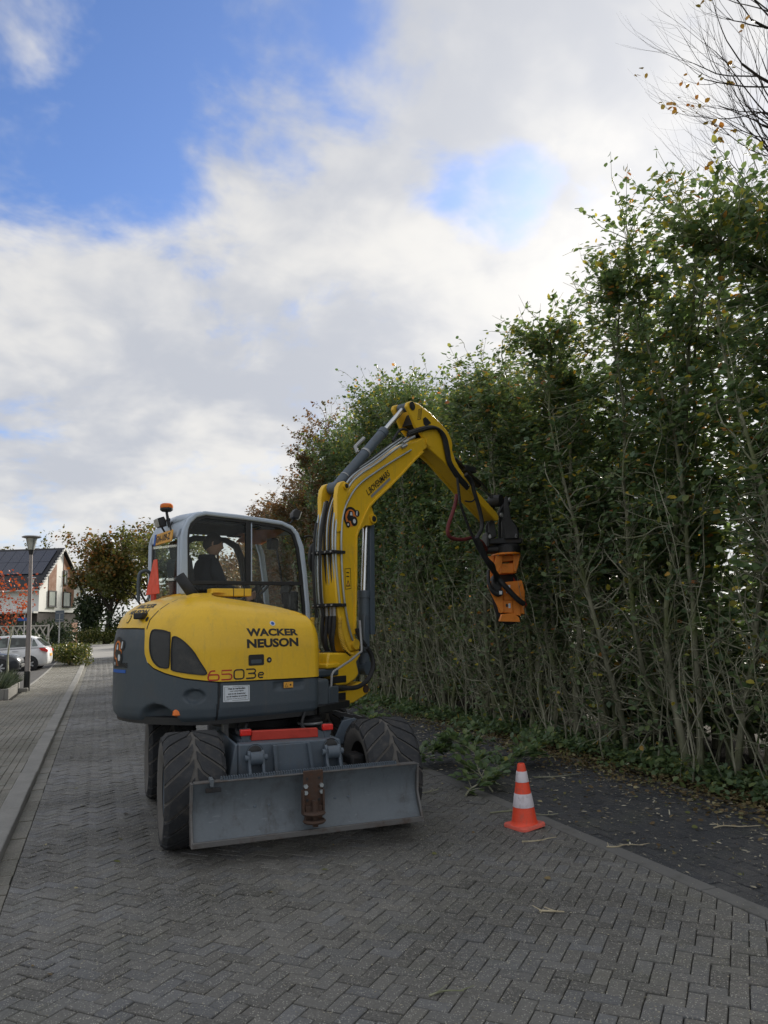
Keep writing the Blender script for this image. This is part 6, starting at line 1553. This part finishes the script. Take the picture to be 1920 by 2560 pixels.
hb().cyl((3.20, -.15, 1.865), (3.20, -.139, 1.865), .025, 14).build('port', 'black', HD); hb().span(3.235, 3.285, -.144, -.14, 1.83, 1.89).build('decal', 'sticker_white', HD); hb().span(3.21, 3.31, -.118, -.11, 2.03, 2.14).build('decal', 'sticker_white', HD)
hb().prism([(3.02, 1.665), (3.08, 1.75), (3.34, 1.76), (3.47, 1.70), (3.485, 1.645), (3.48, 1.64), (3.02, 1.655)], -.16, -.04).build('skid_plate', 'orange', HD, bevel=.006)
hb().lathe([(.05, -.02), (.36, -.005), (.38, 0), (.36, .005), (.05, .02)], (3.35, .20, 1.98), 'y', 36).build('saw_blade', 'darkmetal', HD)
hb().prism([(3.50, 2.26), (3.72, 2.0), (3.80, 1.86), (3.74, 1.83), (3.60, 1.92), (3.50, 2.06)], .16, .18).build('deflector', 'red', HD, bevel=.004)
mo = hb().lathe([(0, -.10), (.10, -.10), (.125, -.06), (.125, .08), (0, .08)], (2.97, -.14, 2.16), 'y', 22).build('hydraulic_motor', 'black', HD)
hb().tube(spline([(2.79, -.20, 2.33), (2.77, -.24, 2.20), (2.82, -.25, 2.08), (2.95, -.25, 2.02), (3.08, -.25, 2.04)], 6), .040, 12).build('motor_hose', 'hose', HD)
hb().span(2.99, 3.05, -.30, -.285, 2.01, 2.055).build('decal', 'sticker_white', HD)
# hoses from arm to head
def hz(pts, y, r, mat='hose', hp_=()):
    P = [(p[0], y, p[1]) for p in pts]+[tuple(MHL @ Vector((p[0], p[2], p[1]))) for p in hp_]
    return bo().tube(spline(P, 7), r, 10).build('hydraulic_hose', mat, EX)
hz([(1.88, 3.45), (1.904, 3.235), (1.931, 3.112), (2.047, 2.912), (2.183, 2.711), (2.36, 2.509), (2.528, 2.388)], -.20, .017)
hz([(2.08, 3.52), (2.2, 3.443), (2.249, 3.318), (2.333, 3.154), (2.398, 2.975), (2.386, 2.833), (2.256, 2.674), (2.397, 2.49), (2.567, 2.379)], -.20, .026)
hz([(2.06, 3.50), (2.2, 3.40), (2.28, 3.25), (2.20, 3.18), (2.05, 3.17)], -.19, .010)
hz([(2.00, 3.26), (1.95, 3.12), (1.87, 2.98), (1.785, 2.838), (1.778, 2.733), (1.883, 2.689), (2.104, 2.694), (2.336, 2.731), (2.53, 2.69)], -.10, .024, 'hosered', [(2.80, 2.62, -.1)])
hz([(2.22, 2.72), (2.36, 2.52), (2.508, 2.384)], -.22, .036, 'hose', [(2.95, 2.26, -.30), (3.12, 2.126, -.28), (3.42, 1.941, -.24), (3.58, 1.88, -.20)])
hz([(2.30, 2.66), (2.45, 2.46), (2.60, 2.37)], -.22, .026, 'hose', [(2.92, 2.22, -.28), (2.97, 2.16, -.24)])

# ------------------------------------------------------------------ driver
DR = empty('person', tuple((Matrix.Translation((1.55, 7.75, 0)) @ MU @ Vector((-.45, .42, 1.80)))), R(15)); tag(DR, 'person in dark jacket sitting in the excavator cab facing forward', 'person')
def skin_body():
    J = {'pel': (0, 0, .08), 'waist': (-.03, 0, .24), 'chest': (-.02, 0, .42), 'neck0': (0, 0, .555), 'neck1': (.02, 0, .62),
         'shR': (0, -.175, .50), 'elR': (.08, -.25, .27), 'wrR': (.30, -.26, .18), 'shL': (0, .175, .50), 'elL': (.08, .25, .27), 'wrL': (.30, .26, .18),
         'hiR': (.05, -.10, .05), 'knR': (.45, -.13, .08), 'anR': (.56, -.13, -.34), 'toR': (.70, -.14, -.39), 'hiL': (.05, .10, .05), 'knL': (.45, .13, .08), 'anL': (.56, .13, -.34), 'toL': (.70, .14, -.39)}
    rad = {'pel': .15, 'waist': .155, 'chest': .165, 'neck0': .075, 'neck1': .06, 'shR': .085, 'elR': .060, 'wrR': .042, 'shL': .085, 'elL': .06, 'wrL': .042, 'hiR': .095, 'knR': .075, 'anR': .05, 'toR': .042, 'hiL': .095, 'knL': .075, 'anL': .05, 'toL': .042}
    E_ = [('pel', 'waist'), ('waist', 'chest'), ('chest', 'neck0'), ('neck0', 'neck1'), ('chest', 'shR'), ('shR', 'elR'), ('elR', 'wrR'), ('chest', 'shL'), ('shL', 'elL'), ('elL', 'wrL'), ('pel', 'hiR'), ('hiR', 'knR'), ('knR', 'anR'), ('anR', 'toR'), ('pel', 'hiL'), ('hiL', 'knL'), ('knL', 'anL'), ('anL', 'toL')]
    keys = list(J); me = bpy.data.meshes.new('body'); me.from_pydata([J[k] for k in keys], [(keys.index(a), keys.index(b)) for a, b in E_], [])
    o = link(bpy.data.objects.new('body', me), DR); sk = o.modifiers.new('skin', 'SKIN'); sk.use_smooth_shade = True
    for i, k in enumerate(keys):
        d_ = me.skin_vertices[0].data[i]; r = rad[k]; d_.radius = (r, r*(.82 if k in ('chest', 'waist', 'pel') else 1)); d_.use_root = (k == 'pel')
    ss_ = o.modifiers.new('sub', 'SUBSURF'); ss_.levels = 2; ss_.render_levels = 2
    me.materials.append(MATS['navycloth']); return o
skin_body()
# head: egg with brow, nose, lips, chin, ears; turned toward the boom
MH = Matrix.Translation((.075, 0, .72)) @ Matrix.Rotation(R(-14), 4, 'Z') @ Matrix.Rotation(R(6), 4, 'Y')
hd = MB(MH); nl, nt_ = 30, 36
def headpt(a, t):
    z = -.125+.25*t; k = math.sin(math.pi*min(max(t, .0), 1))**.55 if t < .5 else math.sin(math.pi*t)**.62
    rx, ry = .098*k, .076*k
    x, y = rx*math.cos(a), ry*math.sin(a); f = max(0, math.cos(a))
    w = f**8
    x += w*(.020*math.exp(-((t-.40)/.055)**2)+.012*math.exp(-((t-.50)/.06)**2)*.6+.008*math.exp(-((t-.27)/.03)**2)+.010*math.exp(-((t-.12)/.06)**2)+.006*math.exp(-((t-.60)/.05)**2))
    x += -f**4*.012*math.exp(-((t-.53)/.035)**2)*(1-w) - (.03*(1-t)*(x < 0)*k if t < .45 else 0)*0
    if x < 0 and t < .42: x *= .62+.38*t/.42
    return (x, y, z)
for j in range(nt_+1):
    for i in range(nl): hd.pt(headpt(2*math.pi*i/nl, j/nt_))
for j in range(nt_):
    for i in range(nl): hd.f.append((j*nl+i, j*nl+(i+1) % nl, (j+1)*nl+(i+1) % nl, (j+1)*nl+i))
head = hd.build('head', 'skin', DR, smooth=80)
for sg_ in (-1, 1):
    e = MB(MH @ Matrix.Translation((-.008, sg_*.076, -.002)) @ Matrix.Rotation(R(-12*sg_), 4, 'Z')); e.lathe([(0, -.006), (.020, -.004), (.026, .003), (.018, .008), (0, .004)], (0, 0, 0), 'y', 14); e.v = [tuple(MH @ (Matrix.Diagonal((.8, 1, 1.35, 1)) @ (MH.inverted() @ Vector(v)))) for v in e.v]; e.build('ear', 'skin', head, smooth=80)
    MB(MH).lathe([(0, .008), (.008, .004), (.010, 0)], (.083, sg_*.030, .004), 'x', 10).build('eye', 'sticker_white', head); MB(MH).lathe([(0, .0105), (.005, .0085)], (.083, sg_*.030, .004), 'x', 8).build('pupil', 'black', head)
    MB(MH).span(.085, .094, sg_*.030-.016, sg_*.030+.016, .020, .026).build('eyebrow', 'hair', head, bevel=.003)
MB(MH).span(.092, .0985, -.022, .022, -.060, -.054).build('mouth', 'rust', head, bevel=.002)
hr = MB(MH)
for j in range(13):
    for i in range(nl):
        a = 2*math.pi*i/nl; fr = max(0, math.cos(a)); back = max(0, -math.cos(a)); t0 = .74*fr**2+.46*(1-fr**2)*(1-back)+.24*back
        t = t0+(1-t0)*j/12; p = Vector(headpt(a, min(t, .985))); c = Vector((0, 0, .01)); hr.pt(c+(p-c)*(1.09 if t < .97 else 1.07))
for j in range(12):
    for i in range(nl): hr.f.append((j*nl+i, j*nl+(i+1) % nl, (j+1)*nl+(i+1) % nl, (j+1)*nl+i))
hr.f.append(tuple(range(12*nl, 13*nl))); hr.build('hair', 'hair', head, smooth=80)
cl_ = MB(); cl_.lathe([(.085, .55), (.092, .575), (.082, .61), (.07, .60)], (.01, 0, 0), 'z', 20); cl_.build('collar', 'navycloth', DR)
# hands on the levers
for sg_ in (-1, 1):
    hM = Matrix.Translation((.36, sg_*.27, .165)) @ Matrix.Rotation(R(-20), 4, 'Y')
    hnd = MB(hM); hnd.box((0, 0, 0), (.085, .032, .075)); h_ = hnd.build('hand', 'skin', DR, bevel=.014, seg=3)
    for k, L_ in enumerate((.072, .080, .075, .06)):
        z = .028-.019*k; MB(hM).tube([(.035, 0, z), (.065, -sg_*.006, z-.002), (.065+L_*.35, -sg_*.030, z-.006), (.055+L_*.2, -sg_*.052, z-.010)], [.0095, .009, .0085, .007], 7).build('finger', 'skin', h_)
    MB(hM).tube([(-.01, -sg_*.012, .03), (.025, -sg_*.035, .045), (.055, -sg_*.045, .040)], [.011, .010, .008], 7).build('thumb', 'skin', h_)

# ------------------------------------------------------------------ traffic cone
CN = empty('traffic_cone', (3.27, 5.75, 0), R(12)); tag(CN, 'orange and white striped traffic cone standing on the road edge', 'traffic cone')
bp = []
for cx, cy, a in ((1, 1, 0), (-1, 1, 90), (-1, -1, 180), (1, -1, 270)):
    for k in range(5): t = R(a+22.5*k); bp.append((cx*.085+.045*math.cos(t), cy*.085+.045*math.sin(t)))
m = MB(); nb_ = len(bp)
for z, k in ((0.004, 1.0), (.022, 1.0), (.030, .96)):
    for i, (x, y) in enumerate(bp): m.pt((x*k, y*k, z+(.012 if (x > .08 and y < -.08) else 0)))
for r_ in (0, 1):
    for i in range(nb_): j = (i+1) % nb_; m.f.append((r_*nb_+i, r_*nb_+j, (r_+1)*nb_+j, (r_+1)*nb_+i))
m.f.append(tuple(range(2*nb_, 3*nb_))); m.f.append(tuple(reversed(range(nb_)))); m.build('base', 'coral_base', CN)
def cr_(z): return .105+(.030-.105)*(z-.03)/.47
m = MB(); m.lathe([(.125, .026), (.112, .036), (cr_(.05), .05)]+[(cr_(z), z) for z in np.linspace(.06, .488, 14)]+[(.026, .5), (.016, .5), (.014, .46)], (0, 0, 0), 'z', 36); m.build('body', 'coral', CN, smooth=60)
for z0, z1 in ((.165, .268), (.358, .440)):
    MB().lathe([(cr_(z0)+.0005, z0-.001), (cr_(z0)+.0028, z0), (cr_(z1)+.0028, z1), (cr_(z1)+.0005, z1+.001)], (0, 0, 0), 'z', 36).build('reflective_band', 'coneband', CN, smooth=60)
CN.rotation_euler = (R(.5), R(-1.0), R(12))
